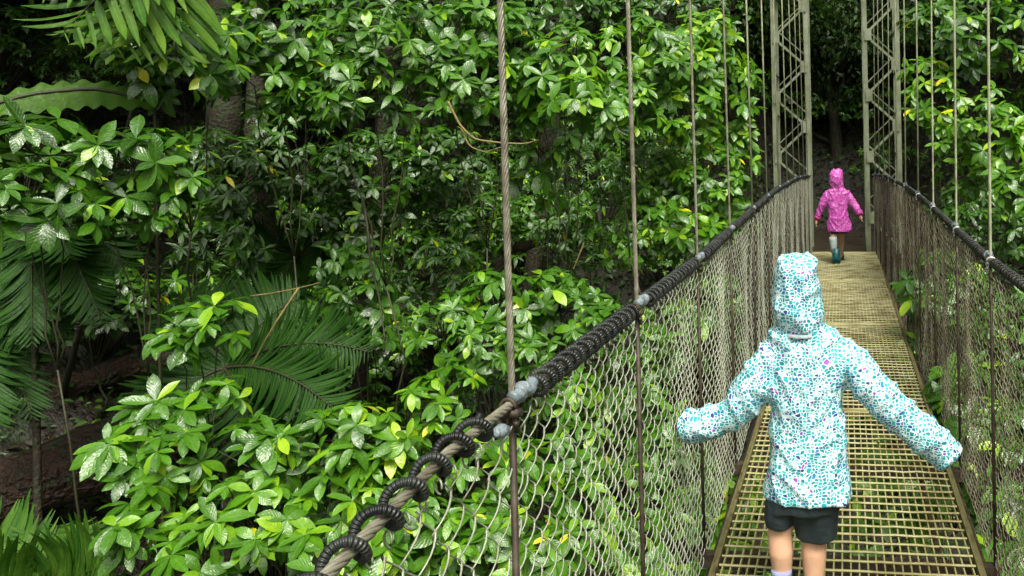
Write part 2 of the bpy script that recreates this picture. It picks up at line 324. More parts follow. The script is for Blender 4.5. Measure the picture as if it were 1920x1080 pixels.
T_NAR = [leaf_template(5, .26, .25, .5, 'lance'), leaf_template(5, .30, .2, .9, 'lance'), leaf_template(5, .24, .3, .25, 'lance')]
T_STRAP = [leaf_template(7, .08, .4, .5, 'strap'), leaf_template(7, .10, .3, .9, 'strap')]
def put_leaves(mb, pos, dirv, up, length, tone, templates, wid=None):
    """pos,dirv,up (n,3); length,tone (n)"""
    n = len(pos)
    if n == 0: return
    d = dirv / (np.linalg.norm(dirv, axis=1)[:, None] + 1e-9)
    s = np.cross(up, d); s /= np.linalg.norm(s, axis=1)[:, None] + 1e-9
    t = np.cross(d, s)
    pick = rng.integers(0, len(templates), n)
    for k, (P, Q, UV) in enumerate(templates):
        m = pick == k; c = m.sum()
        if not c: continue
        L = length[m][:, None, None]
        W = 1.0 if wid is None else wid[m][:, None, None]
        V = pos[m][:, None] + L * (P[None, :, 0:1] * d[m][:, None] + W * P[None, :, 1:2] * s[m][:, None] + P[None, :, 2:3] * t[m][:, None])
        q = (Q[None] + (np.arange(c) * len(P))[:, None, None]).reshape(-1, 4)
        mb.add(V.reshape(-1, 3), q, uv=np.tile(UV, (c, 1)), attr=np.repeat(tone[m], len(P)))
def whorls(mb, centers, axes, L, tone0, tonesd=.09, nleaf=(6, 9), newleaf=.12, yellow=.006, templates=T_BIG, droop=0.34):
    P = []; D = []; UPs = []; LL = []; TT = []
    for c, ax in zip(centers, axes):
        ax = ax / np.linalg.norm(ax)
        ref = np.array([0, 0, 1.0]) if abs(ax[2]) < .9 else np.array([1.0, 0, 0])
        a = np.cross(ax, ref); a /= np.linalg.norm(a); b = np.cross(ax, a)
        n = rng.integers(*nleaf); ph = rng.uniform(0, 6.28); wt = tone0 + rng.normal(0, tonesd * .7); sz = rng.uniform(.75, 1.15)
        for k in range(n):
            g = ph + k * 2.4; e = rng.uniform(-.15, .75) * (1 - .55 * k / n) + .15
            d = math.cos(e) * (math.cos(g) * a + math.sin(g) * b) + math.sin(e) * ax
            d = d + np.array([0, 0, -droop - rng.uniform(0, .25)])
            P.append(c + ax * 0.02 * L * k / n); D.append(d); UPs.append(ax + rng.normal(0, .22, 3) + np.array([0, 0, .5]))
            LL.append(L * sz * rng.uniform(.65, 1.12)); t = wt + rng.normal(0, tonesd)
            if rng.random() < newleaf * .6: t = rng.uniform(.66, .84); 
            if rng.random() < yellow * .5: t = rng.uniform(.90, 1.0)
            TT.append(t)
    put_leaves(mb, np.array(P), np.array(D), np.array(UPs), np.array(LL), np.clip(np.array(TT), 0, 1), templates)

def ground_under(p): return np.array([p[0], p[1], float(terr(p[0], p[1]))])
def branch_path(a, b, n=8, wob=.12, sag=0.0):
    t = np.linspace(0, 1, n)[:, None]; L = np.linalg.norm(b - a)
    P = a + (b - a) * t; w = rng.normal(0, 1, (n, 3)); w = np.cumsum(w, 0) * wob * L / n; w -= w[0] + (w[-1] - w[0]) * t
    P = P + w; P[:, 2] += sag * 4 * (t * (1 - t))[:, 0] * L
    return P

SHRUB_GROUP = 'broad-leaved rainforest shrubs around the bridge'
def shrub(label, blobs, L=.16, tone=.36, dens=42, new=.10, yellow=.01, name='shrub', cat='shrub', base_shift=(0, .3), sd=.08, templates=T_BIG, nleaf=(6, 9), mleaf=None, stemr=.008):
    """blobs: (px,py,rx_px,ry_px,D) measured outlines at their own distance; rounded in depth"""
    cs = []
    for (px, py, rx, ry, D) in blobs:
        cs.append((at_d(px, py, D), rx * D / FPX, ry * D / FPX))
    c0 = np.mean([c for c, _, _ in cs], 0)
    b = ground_under(c0 + np.array([base_shift[0], base_shift[1], 0]))
    if b[2] > c0[2] - .3: b[2] = c0[2] - .3
    root = empty(name, tuple(b), label, cat, SHRUB_GROUP)
    L = L * .97; tone = tone - .04; mb = MB(); st = MB()
    hub = b + (c0 - b) * .72
    st.tube(branch_path(b, hub, 9, .22), np.linspace(stemr * 1.4, stemr * .8, 9), 6)
    for c, rx, rz in cs:
        ry = 0.5 * (rx + rz); R = np.array([rx, ry, rz])
        n = max(5, int(dens * (rx * rz * 3.14) * 2.3 / (L / .16) ** 2))
        u = rng.normal(0, 1, (n * 2, 3)); u /= np.linalg.norm(u, axis=1)[:, None]
        tocam = CAM - c; tocam /= np.linalg.norm(tocam)
        w = u @ tocam + .45 * u[:, 2]; keep = w > rng.uniform(-1.1, .35, len(w)); u = u[keep][:n]
        rad = rng.uniform(.55, 1.08, len(u)) ** .7
        # lobed outline
        lob = np.array([1 + .22 * mnoise.noise(Vector(x * 1.7 + c)) for x in u])
        P = c + u * R * (rad * lob)[:, None]
        ax = u * .55 + np.array([0, 0, .55]) + tocam * .35 + rng.normal(0, .22, u.shape)
        whorls(mb, P, ax, L, tone, sd, nleaf, new, yellow, templates)
        cc = c - np.array([0, 0, rz * .4])
        st.tube(branch_path(hub, cc, 7, .12), np.linspace(stemr * .8, stemr * .45, 7), 5)
        for p, a in zip(P, ax):
            if rng.random() < .75:
                a = a / np.linalg.norm(a); q = p - a * L * .5
                mid = (cc + q) / 2 + rng.normal(0, .03, 3)
                st.tube(np.array([cc, mid, q, p]), [stemr * .35, .005, .0035, .0025], 4, caps=False)
    mb.build('foliage', M_leaf if mleaf is None else mleaf, root)
    st.build('branch', M_twig, root)
    return root

# --- upper left of the picture, towards the near left
shrub('glossy dark green shrub in the upper left corner, above the pale broad leaf', [(330, 110, 130, 85, 6), (250, 50, 90, 50, 6.3), (420, 60, 90, 60, 6.6)], .17, .36)
shrub('large-leaved green shrub at the left edge of the view, below the pale broad leaf', [(70, 265, 120, 60, 5.2), (50, 360, 90, 60, 5.0), (110, 410, 90, 45, 5.1)], .20, .33, new=.07)
shrub('green shrub hanging beside the left-edge shrub, over the dark hollow', [(250, 290, 110, 55, 5.5), (290, 350, 90, 60, 5.5), (215, 430, 60, 45, 5.4)], .18, .34)
shrub('dark glossy shrub at the top left between the corner shrub and the mossy trunk', [(520, 60, 100, 80, 6.6), (480, 160, 80, 60, 6.4), (590, 150, 70, 60, 6.8)], .17, .34, yellow=.02)
shrub('green shrub at the top of the view, left of the nearest suspender cable', [(700, 80, 110, 80, 6.2), (650, 160, 90, 60, 6.0), (760, 190, 90, 55, 6.4)], .15, .40, templates=T_NAR + T_BIG[:2])
shrub('green shrub at the top of the view, directly behind the nearest suspender cable', [(850, 60, 110, 70, 6.6), (880, 150, 90, 70, 6.5), (960, 70, 70, 60, 6.9)], .16, .42)
shrub('shrub with lime new leaves between the nearest and second suspender cables', [(1060, 130, 90, 80, 6.6), (1090, 190, 80, 50, 6.2), (1010, 190, 60, 50, 6.8)], .16, .44, new=.2, yellow=.03)
shrub('bright green shrub behind the second suspender cable near the top', [(1180, 110, 100, 75, 7.6), (1160, 200, 90, 60, 7.4)], .16, .48, new=.16)
shrub('bright lime tinged shrub behind the third suspender cable', [(1290, 110, 90, 75, 8.2), (1270, 210, 90, 70, 8.0), (1330, 60, 60, 40, 8.4)], .165, .52, new=.26)
shrub('bright green shrub just left of the left bridge tower', [(1370, 190, 60, 90, 8.8), (1385, 310, 45, 70, 8.8)], .18, .52, new=.2)
shrub('bright green shrub right above the wrapped left handrail, near the fourth suspender cable', [(1320, 320, 80, 60, 8.2), (1290, 420, 80, 45, 7.8), (1350, 400, 50, 35, 8.4)], .16, .48, new=.2)
shrub('mid green shrub below the second suspender cable top, above the left handrail', [(1220, 330, 80, 70, 8.4), (1200, 440, 90, 60, 8.0)], .12, .42)
shrub('thin green shrub with long drooping leaves right of the nearest suspender cable', [(1010, 265, 80, 35, 7.0), (1000, 345, 50, 40, 7.2)], .18, .42, dens=30)
# --- middle
shrub('mid green shrub above the steepest part of the left handrail', [(930, 570, 90, 60, 6.0), (1050, 560, 90, 50, 6.2), (1120, 600, 70, 35, 6.0)], .15, .42)
shrub('mid green shrub left of the nearest suspender cable, above the lime-leaved bush', [(900, 660, 80, 50, 5.6), (830, 610, 70, 50, 5.8), (980, 650, 60, 45, 5.6)], .12, .42, templates=T_NAR + T_BIG)
shrub('spindly green shrub in the dark middle of the hillside', [(690, 540, 80, 70, 7.0), (640, 490, 50, 30, 7.0), (700, 640, 60, 50, 6.6)], .15, .34, dens=30)
shrub('small grey-green shrub with drooping rosettes standing alone before the palm fronds', [(330, 640, 45, 40, 5.2), (410, 600, 50, 45, 5.2), (350, 590, 30, 25, 5.2)], .155, .36, dens=34, sd=.05)
shrub('shrub with a line of yellow leaves at lower left', [(320, 770, 60, 35, 5.0), (400, 760, 45, 60, 5.0)], .16, .42, new=.25, yellow=.035)
shrub('green shrub with big pointed leaves at the left end of the lower bushes', [(250, 850, 70, 55, 4.8), (340, 850, 60, 60, 4.8)], .18, .42, new=.18)
shrub('bright green shrub in the middle of the lower bushes', [(470, 850, 90, 65, 4.9), (560, 800, 70, 40, 5.0)], .16, .44, new=.2)
shrub('lime-leaved bush left of the grey cloth wrap on the handrail', [(680, 810, 90, 50, 5.0), (780, 770, 80, 45, 5.2), (850, 720, 60, 40, 5.4)], .16, .50, new=.3)
shrub('bright green shrub at the bottom left of the view, right of the lower palm', [(280, 980, 80, 70, 4.5), (380, 1040, 90, 50, 4.4)], .16, .44, new=.18)
shrub('bright green shrub at the bottom of the view, left of the loose hose coils', [(480, 970, 90, 70, 4.6), (560, 1050, 90, 45, 4.4), (620, 940, 70, 60, 4.8)], .16, .47, new=.25, yellow=.02)
shrub('bright green shrub directly behind the loose hose coils', [(720, 880, 80, 55, 5.0), (760, 980, 90, 70, 4.8), (700, 1050, 80, 50, 4.6)], .16, .46, new=.22, yellow=.02)
shrub('green shrub seen through the nearest chain-link panel', [(930, 880, 80, 70, 5.2), (900, 1000, 90, 80, 4.9), (1020, 1040, 90, 60, 4.8)], .16, .46, new=.2, yellow=.03)
shrub('pale green shrub seen through the second chain-link panel', [(1060, 850, 70, 80, 5.6), (1120, 960, 80, 90, 5.4), (1180, 1050, 80, 60, 5.2), (1060, 740, 70, 50, 5.9)], .16, .46, new=.2)
shrub('green shrub behind the far chain-link of the left side', [(1240, 620, 80, 60, 7.2), (1180, 720, 70, 60, 6.6), (1330, 560, 60, 60, 8.0)], .15, .40)
shrub('green shrub low beneath the left deck edge', [(1260, 860, 80, 90, 6.2), (1300, 1000, 70, 80, 5.4)], .15, .40)
# --- dark interior of the hillside
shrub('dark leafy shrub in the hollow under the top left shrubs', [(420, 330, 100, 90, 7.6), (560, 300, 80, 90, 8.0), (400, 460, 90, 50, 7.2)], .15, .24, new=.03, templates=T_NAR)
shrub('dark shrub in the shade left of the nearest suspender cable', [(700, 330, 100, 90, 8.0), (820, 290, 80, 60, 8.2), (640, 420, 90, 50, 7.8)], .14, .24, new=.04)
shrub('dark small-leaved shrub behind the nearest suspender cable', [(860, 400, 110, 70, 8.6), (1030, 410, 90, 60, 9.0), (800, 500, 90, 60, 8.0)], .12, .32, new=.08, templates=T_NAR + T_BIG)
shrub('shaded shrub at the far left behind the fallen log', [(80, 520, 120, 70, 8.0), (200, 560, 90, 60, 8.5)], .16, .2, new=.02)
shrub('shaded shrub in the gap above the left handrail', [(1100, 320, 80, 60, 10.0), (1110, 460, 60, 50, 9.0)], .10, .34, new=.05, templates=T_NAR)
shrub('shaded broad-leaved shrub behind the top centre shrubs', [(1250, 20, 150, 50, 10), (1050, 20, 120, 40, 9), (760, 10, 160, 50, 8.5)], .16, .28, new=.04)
# --- right of the bridge
shrub('bright green shrub right of the right bridge tower', [(1760, 190, 60, 60, 8.6), (1745, 130, 40, 30, 8.8)], .17, .54, new=.25)
shrub('bright green shrub at the right edge of the view', [(1850, 250, 70, 80, 7.6), (1900, 340, 50, 60, 7.2), (1800, 310, 60, 50, 8.0)], .16, .50, new=.22)
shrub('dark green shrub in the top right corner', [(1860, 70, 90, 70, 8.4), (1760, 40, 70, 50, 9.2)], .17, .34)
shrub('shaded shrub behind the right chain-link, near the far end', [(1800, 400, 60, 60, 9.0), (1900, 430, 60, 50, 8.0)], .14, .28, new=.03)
shrub('olive shrub pressed up to the right chain-link', [(1780, 560, 90, 90, 6.5), (1890, 640, 70, 110, 5.2)], .14, .38, new=.12)
shrub('olive shrub behind the nearest chain-link on the right', [(1880, 860, 80, 110, 4.2), (1800, 760, 60, 80, 5.0), (1900, 1040, 70, 80, 3.8)], .14, .38, new=.15)
# --- below the deck
for lab, bl in [('green plant under the grating below the far half of the deck', [(1600, 720, 120, 60, 7.5), (1680, 640, 60, 40, 9)]),
                ('green plant under the grating right of the near child', [(1680, 900, 110, 70, 5.2), (1640, 1010, 90, 50, 4.8)]),
                ('green plant under the grating left of the near child', [(1420, 960, 90, 90, 5.4), (1380, 1070, 90, 60, 4.8)]),
                ('green plant poking up along the right deck edge', [(1790, 960, 50, 90, 4.6), (1760, 800, 25, 70, 5.6)])]:
    shrub(lab, bl, .15, .42, new=.2, dens=34)

# ------------------------------------------------------------------ bushes covering the slopes
def bush_proto(label, x, y, R, nw, L, tone, tm=T_BIG):
    z = float(terr(x, y)); root = empty('bush', (x, y, z), label, 'bush', 'bushes covering the slopes behind the shrubs')
    mb = MB(); st = MB(); c = np.array([x, y, z + R * .55]); u = rng.normal(0, 1, (nw, 3)); u[:, 2] = np.abs(u[:, 2]) * .9 - .15; u /= np.linalg.norm(u, axis=1)[:, None]
    lob = np.array([1 + .35 * mnoise.noise(Vector(q * 1.8 + [x, y, 0])) for q in u])
    P = c + u * (R * rng.uniform(.5, 1.05, nw) * lob)[:, None] * [1, 1, .8]
    ax = u + rng.normal(0, .25, u.shape) + [0, 0, .5]
    whorls(mb, P, ax, L, tone, .09, (6, 9), .08, .008, tm)
    for p in P[::2]: st.tube(np.array([[x, y, z - .1], (c + p) / 2 + rng.normal(0, .05, 3), p]), [.012, .006, .003], 4, caps=False)
    mb.build('foliage', M_leaf, root); st.build('branch', M_twig, root); return root
def bushes():
    zone = lambda x, y: ('leafy bush on the steep slope beyond the far end of the bridge' if y > 13 and abs(x) < 6 else 'leafy bush on the shaded left slope of the ravine' if x < 0 else 'leafy bush on the shaded right slope of the ravine')
    pr = []
    spots = []
    def far_enough(x, y, d): return all((x - a) ** 2 + (y - b) ** 2 > d * d for a, b in spots)
    for lo, hi, ylo, yhi, n in ((-16, -6.0, 3.5, 15, 90), (-7, 7, 15.9, 24, 44), (-7, -1.8, 9.5, 16, 20), (1.9, 7, 4, 15, 30), (-6.4, -4.2, 6, 12, 7)):
        k = 0; tries = 0
        while k < n and tries < 3000:
            tries += 1
            x, y = rng.uniform(lo, hi), rng.uniform(ylo, yhi)
            if -9.5 < x < -5.2 and 3 < y < 7.5: continue     # the open gully with the fallen logs
            if abs(x) < 1.6 and y < 16.0: continue
            if not far_enough(x, y, .78): continue
            spots.append((x, y)); k += 1
            if len(pr) < 5: pr.append(bush_proto(zone(x, y), x, y, (.9, .8, 1.0, .85, .95)[len(pr)], (90, 190, 110, 230, 90)[len(pr)], (.15, .09, .17, .08, .15)[len(pr)], (.24, .30, .22, .34, .26)[len(pr)], (T_BIG, T_NAR, T_BIG, T_SML, T_NAR)[len(pr)])); continue
            src = pr[rng.integers(0, 5)]; o = src.copy(); COL.objects.link(o); o['label'] = zone(x, y)
            o.location = (x, y, float(terr(x, y)) - rng.uniform(0, .15)); o.rotation_euler = (0, 0, rng.uniform(0, 6.28)); q = rng.uniform(.8, 1.2); o.scale = (q, q, q)
            for ch in src.children:
                c = ch.copy(); COL.objects.link(c); c.parent = o
    allb = [o for o in COL.objects if o.get('category') == 'bush']
    for o in list(allb):
        d = np.array(o.location) + [0, 0, .4] - CAM; z = d @ FD
        px, py = (PX + FPX * (d @ RT) / z, PY - FPX * (d @ UP) / z) if z > 1 else (-9999, 0)
        if px < -350 or px > 2150 or py < -420 or py > 1500:
            if not any(ch.data in [c.data for p in pr for c in p.children] and o in pr for ch in o.children):
                for ch in list(o.children): bpy.data.objects.remove(ch)
                allb.remove(o); bpy.data.objects.remove(o); continue
        o['px'] = float(px)
    for zn, words in (('left', 'on the shaded left slope'), ('right', 'on the shaded right slope'), ('far', 'beyond the bridge end')):
        g = [o for o in allb if ('beyond' in o['label'] and zn == 'far') or (zn + ' slope' in o['label'] and 'beyond' not in o['label'])]
        g.sort(key=lambda o: (Vector(o.location) - Vector(CAM)).length)
        for r in range(0, len(g), 12):
            for k, o in enumerate(sorted(g[r:r + 12], key=lambda o: o['px'])):
                o['label'] = ORD[k] + ' bush from the left in the ' + ORD[r // 12] + ' row ' + words
    for o in allb: del o['px']
ORD = ['first', 'second', 'third', 'fourth', 'fifth', 'sixth', 'seventh', 'eighth', 'ninth', 'tenth', 'eleventh', 'twelfth']
bushes()

# ------------------------------------------------------------------ undergrowth on the slopes (uncountable)
def undergrowth():
    mb = MB(); n = 78000
    x = rng.uniform(-19, 11, n); y = rng.uniform(.5, 26, n)
    m = ~((np.abs(x) < 1.3) & (y > 11.5) & (y < 16.2)) ; x, y = x[m], y[m]
    dn = np.array([mnoise.noise(Vector((a * .6, b * .6, 3))) for a, b in zip(x, y)]); m = dn > -.34 + rng.normal(0, .15, len(x)); x, y = x[m], y[m]
    z = np.minimum(terr(x, y), 26) + rng.uniform(0.0, .28, len(x)) ** 1.3
    p = np.stack([x, y, z], 1); a = rng.uniform(0, 6.28, len(x))
    d = np.stack([np.cos(a), np.sin(a), rng.uniform(-.5, .6, len(x))], 1)
    up = rng.normal(0, .3, (len(x), 3)) + np.array([.1, -.6, .8])
    put_leaves(mb, p, d, up, rng.uniform(.05, .15, len(x)), np.clip(rng.normal(.42, .18, len(x)), 0, 1), T_SML)
    o = mb.build('undergrowth', M_small); tag(o, 'low dark seedlings and creepers covering the ravine slopes', 'undergrowth', kind='stuff')
    mb = MB(); n = 26000
    x = rng.uniform(-16, 8, n); y = rng.uniform(.5, 18, n); z = terr(x, y) + rng.uniform(0.01, .05, n)
    a = rng.uniform(0, 6.28, n); d = np.stack([np.cos(a), np.sin(a), rng.uniform(-.3, .3, n)], 1)
    put_leaves(mb, np.stack([x, y, z], 1), d, rng.normal(0, .35, (n, 3)) + np.array([0, -.2, 1]), rng.uniform(.06, .16, n), np.clip(rng.normal(.4, .25, n), 0, 1), T_SML)
    o = mb.build('leaf_litter', M_litter); tag(o, 'brown fallen leaves lying on the ravine floor', 'leaf litter', kind='stuff')
undergrowth()

# ------------------------------------------------------------------ trees
def tree_proto(h, cr, nl, Ls=.11, tone=.42, blobs=9, z0=.35):
    """trunk and crown meshes around the origin"""
    tr = MB(); cr_ = MB()
    top = np.array([rng.normal(0, .3), rng.normal(0, .3), h * .85])
    tr.tube(branch_path(np.zeros(3), top, 12, .08), np.linspace(.17, .05, 12), 8)
    per = nl // blobs
    for b in range(blobs):
        a = rng.uniform(0, 6.28); rr = cr * rng.uniform(.2, .85); c = np.array([rr * math.cos(a), rr * math.sin(a), h * rng.uniform(z0, 1.0)])
        s0 = np.array([0, 0, c[2] * .75]) + top * [.8 * c[2] / h, .8 * c[2] / h, 0]
        tr.tube(branch_path(s0, c, 7, .12), np.linspace(.06, .02, 7), 5)
        R = cr * rng.uniform(.35, .6) * np.array([1, 1, .7])
        u = rng.normal(0, 1, (per, 3)); u /= np.linalg.norm(u, axis=1)[:, None]
        p = c + u * R * (rng.uniform(.1, 1, per) ** .4)[:, None]
        p += .22 * cr * np.array([mnoise.noise_vector(Vector(q * 1.1)) for q in p])
        d = u * .5 + rng.normal(0, .6, u.shape) + [0, 0, -.35]
        put_leaves(cr_, p, d, u * .4 + rng.normal(0, .3, u.shape) + [0, 0, .8], Ls * rng.uniform(.6, 1.3, per), np.clip(tone + rng.normal(0, .13, per) + .2 * rng.normal(0, .4), 0, 1), T_SML)
    return tr, cr_
TREE_GROUP = 'forest trees on the slopes behind the bridge'
def make_tree(label, x, y, h, cr, nl, z=None, **kw):
    z = float(terr(x, y)) if z is None else z
    root = empty('tree', (x, y, z - .1), label, 'tree', TREE_GROUP)
    t, c = tree_proto(h, cr, nl, **kw)
    for m_ in (t, c): m_.v = [v + np.array([x, y, z - .1]) for v in m_.v]
    t.build('trunk', M_bark, root); c.build('crown', M_small, root); return root
def copy_tree(src, label, x, y, rz, s=1.0, z=None):
    o = src.copy(); COL.objects.link(o); o['label'] = label
    o.location = (x, y, (float(terr(x, y)) if z is None else z) - .1); o.rotation_euler = (0, 0, rz); o.scale = (s, s, s)
    for ch in src.children:
        c = ch.copy(); COL.objects.link(c); c.parent = o
    return o
tA = make_tree('dark tree filling the gap between the two bridge towers', .6, 17.6, 6.5, 2.4, 9000, Ls=.13)
tB = make_tree('tree just behind the left bridge tower, above the bright shrubs', -2.4, 15.0, 7, 2.6, 9000, Ls=.14)
tC = make_tree('tree behind the right bridge tower, above the right shrubs', 3.0, 14.0, 7, 2.5, 9000, Ls=.14, tone=.46)
tD = make_tree('low dense dark tree closing the gap straight behind the bridge end', -.1, 17.0, 5.2, 1.9, 12000, z=0, Ls=.12, tone=.3, blobs=14, z0=.08)
copy_tree(tD, 'low dense tree behind the left tower, left of the gap', -2.6, 16.6, 2.0, 1.05, z=.2)
copy_tree(tD, 'low dense tree behind the right tower, right of the gap', 2.4, 16.8, 4.0, 1.05, z=.2)
copy_tree(tB, 'tree on the left slope behind the second suspender cable', -5.2, 14.5, 1.3, 1.05)
copy_tree(tA, 'tree on the left slope behind the nearest suspender cable', -8.2, 13.5, 2.2, 1.1)
copy_tree(tC, 'tree on the left slope above the dark hollow', -10.8, 11.5, 3.1, 1.1)
copy_tree(tB, 'tree on the left slope at the far left of the view', -12.5, 8.5, 4.3, 1.1)
copy_tree(tA, 'tree on the right slope at the right edge of the view', 4.6, 10.5, 5.2, 1.0)
copy_tree(tC, 'farthest tree left of the gap between the towers', -1.8, 20.5, .7, 1.2)
copy_tree(tB, 'farthest tree right of the gap between the towers', 2.6, 20.0, 5.7, 1.2)

for k, (x, y, s_) in enumerate([(-7.5, 9.5, 1.25), (-9.5, 6.5, 1.2), (-6.5, 12.5, 1.2), (-11.5, 10.5, 1.35), (-10.5, 3.0, 1.2), (-3.6, 17.0, 1.3), (1.2, 21.0, 1.3), (5.8, 8.0, 1.1), (5.2, 13.5, 1.2), (-13.5, 6.0, 1.3), (0.2, 18.2, 1.15)]):  # unseen crowns added overhead, blocking sky to darken the slopes and gaps below
    copy_tree((tA, tB, tC)[k % 3], 'tall unseen canopy tree added above the view for shade, ' + ['over the mid left slope', 'over the fallen logs', 'left of the left tower', 'high on the left slope', 'far left beside the camera', 'behind the left tower', 'farthest behind the right tower', 'over the right slope near the middle', 'right of the right tower', 'highest on the far left slope', 'right behind the bridge end'][k], x, y, k * 1.7, s_, z=max(float(terr(x, y)), 1.6))
# mossy trunks standing in the hillside
def trunk(label, a, b, r0, r1, mat_=M_bark, name='mossy_trunk', cat='tree trunk', n=14, wob=.06):
    a = np.array(a, float); b = np.array(b, float); P = branch_path(a, b, n, wob)
    o = bpy.data.objects.new(name, None); root = empty(name, tuple(a), label, cat)
    bpy.data.objects.remove(o)
    m = MB(); m.tube(P, np.linspace(r0, r1, n) * (1 + .12 * rng.normal(0, 1, n)), 10); m.build('bark', mat_, root)
    k = MB(); moss = []
    for i in range(700):
        t = rng.uniform(0, n - 1.01); i0 = int(t); p = P[i0] + (P[i0 + 1] - P[i0]) * (t - i0); u = rng.normal(0, 1, 3); u /= np.linalg.norm(u)
        moss.append((p + u * np.array([1, 1, 1]) * (r0 + (r1 - r0) * t / n) * 1.0, u + [0, 0, -.5]))
    put_leaves(k, np.array([q[0] for q in moss]), np.array([q[1] for q in moss]), rng.normal(0, 1, (700, 3)), rng.uniform(.03, .08, 700), np.clip(rng.normal(.5, .2, 700), 0, 1), T_SML)
    tag(k.build('moss', M_small, root), kind='stuff'); return root
trunk('upright mossy trunk in the dark hollow right of the top left shrubs', ground_under(at_d(520, 520, 8.6)) - [0, 0, .2], at_d(470, -250, 8.0), .13, .09)
trunk('slim leaning mossy trunk in the shade left of the nearest suspender cable', ground_under(at_d(640, 560, 9.2)) - [0, 0, .2], at_d(760, -200, 8.8), .09, .06)
trunk('mossy trunk behind the nearest suspender cable', ground_under(at_d(900, 600, 10)) - [0, 0, .2], at_d(1080, -200, 10), .11, .08)
def log(label, p0, p1, r, sink=.05):
    P = branch_path(p0, p1, 20, .03); m = MB(); m.tube(P, r * (1 + .08 * rng.normal(0, 1, 20)), 14)
    o = m.build('fallen_log', M_log); tag(o, label, 'log', 'fallen logs on the left slope'); return o
log('thick reddish brown fallen log lying at the lower left', at_d(-160, 990, 6.6), at_d(420, 760, 7.8), .27)
log('slimmer fallen log above the thick one, running up to the small shrub', at_d(-100, 800, 8.2), at_d(330, 660, 9.0), .13)
log('thin dark fallen branch in the shade above the left handrail', at_d(940, 475, 8.8), at_d(1110, 425, 9.2), .045)
# slope under the logs
def vine(label, pts, r=.008, mat_=M_vine, leaves=0):
    pts = np.array([at_d(*p) for p in pts]); t = np.linspace(0, 1, len(pts)); tt = np.linspace(0, 1, len(pts) * 6)
    # catmull-ish smoothing
    P = np.stack([np.interp(tt, t, pts[:, i]) for i in range(3)], 1)
    for _ in range(4): P[1:-1] = (P[:-2] + 2 * P[1:-1] + P[2:]) / 4
    m = MB(); m.tube(P, np.linspace(r, r * .5, len(P)), 6)
    o = m.build('vine', mat_); tag(o, label, 'vine', 'bare vines and twigs in front of the foliage'); return o
vine('thin tan curling vine crossing behind the nearest suspender cable', [(840, 190, 6), (862, 235, 6), (890, 262, 6), (940, 268, 6), (985, 270, 6), (1010, 262, 6.2)], .010)
vine('second tan loop of vine just under the curling one', [(862, 235, 6.05), (880, 275, 6), (910, 286, 6), (950, 272, 6.1)], .006)
vine('dark mossy vine hanging in the dark middle of the hillside', [(680, 370, 6.5), (690, 430, 6.4), (694, 490, 6.4), (712, 560, 6.4), (722, 640, 6.3)], .012, M_twig)
vine('thin yellow twig hanging over the palm fronds', [(560, 540, 5.6), (520, 600, 5.5), (490, 650, 5.5), (470, 690, 5.4)], .008)
vine('pale twig reaching across beneath the spindly shrub', [(470, 555, 5.8), (510, 550, 5.8), (560, 540, 5.8), (600, 530, 5.9)], .006)
vine('bright straight twig in the shade above the left handrail', [(1095, 455, 7.6), (1085, 480, 7.5), (1075, 505, 7.4)], .010)

# ------------------------------------------------------------------ palms
def frond(mb, st, P, Lm, n=46, tone=.4, droop=.5, wid=1.0, flat=None):
    """P: rachis points"""
    t = np.linspace(0, 1, n); k = np.linspace(0, 1, len(P)); Q = np.stack([np.interp(t, k, P[:, i]) for i in range(3)], 1)
    T = np.gradient(Q, axis=0); T /= np.linalg.norm(T, axis=1)[:, None]
    st.tube(Q, np.linspace(.012, .003, n), 5)
    up = np.array([0, 0, 1.0]) if flat is None else np.array(flat, float)
    S = np.cross(T, up); S /= np.linalg.norm(S, axis=1)[:, None]
    L = Lm * np.sin(np.pi * (t * .88 + .1)) ** .6
    for s in (-1, 1):
        d = S * s + T * .55 + np.array([0, 0, -droop]) + rng.normal(0, .05, S.shape)
        put_leaves(mb, Q, d, np.cross(d, T) * s * -1 + rng.normal(0, .1, S.shape), L * rng.uniform(.85, 1.1, n), np.clip(tone + rng.normal(0, .06, n), 0, 1), T_STRAP, np.full(n, wid))
def palm(label, base, tips, Lm, tone=.4, arch=.35, droop=.5, n=46, wid=1.0, flats=None, lean=(0, 0, 0)):
    root = empty('palm', tuple(base), label, 'palm', 'understorey palms on the left slope')
    for i, tip in enumerate(tips):
        mb = MB(); st = MB(); t = np.linspace(0, 1, 14)[:, None]
        P = base + (tip - base) * t; P[:, 2] += arch * np.linalg.norm(tip - base) * 4 * (t * (1 - t))[:, 0] * .5
        frond(mb, st, P, Lm, n, tone, droop, wid, None if flats is None else flats)
        f = mb.build('frond', M_frond, root); st.build('frond_stalk', M_twig, f)
    tk = MB(); g = ground_under(base + np.array(lean)) - [0, 0, .1]; g[2] = min(g[2], base[2] - .1); tk.tube(np.linspace(g, base, 6), np.linspace(.03, .02, 6), 8); tk.build('trunk', M_bark, root)
tocam = np.array([.5, -.8, .35])
palm('dark green palm with long fanned leaflets in the middle of the left slope', at_d(420, 690, 6.2), [at_d(690, 660, 6.2), at_d(640, 780, 5.8), at_d(480, 850, 5.8), at_d(560, 560, 6.6), at_d(330, 560, 6.8), at_d(300, 780, 6)], .40, .20, .22, .45, 40, 1.0, tocam)
palm('olive green palm arching in the bottom left corner', at_d(60, 1140, 4.6), [at_d(200, 1060, 4.6), at_d(190, 1160, 4.3), at_d(-80, 1010, 5), at_d(110, 985, 5.0), at_d(-60, 1130, 4.4)], .38, .56, .12, .5, 40, 1.1, tocam)
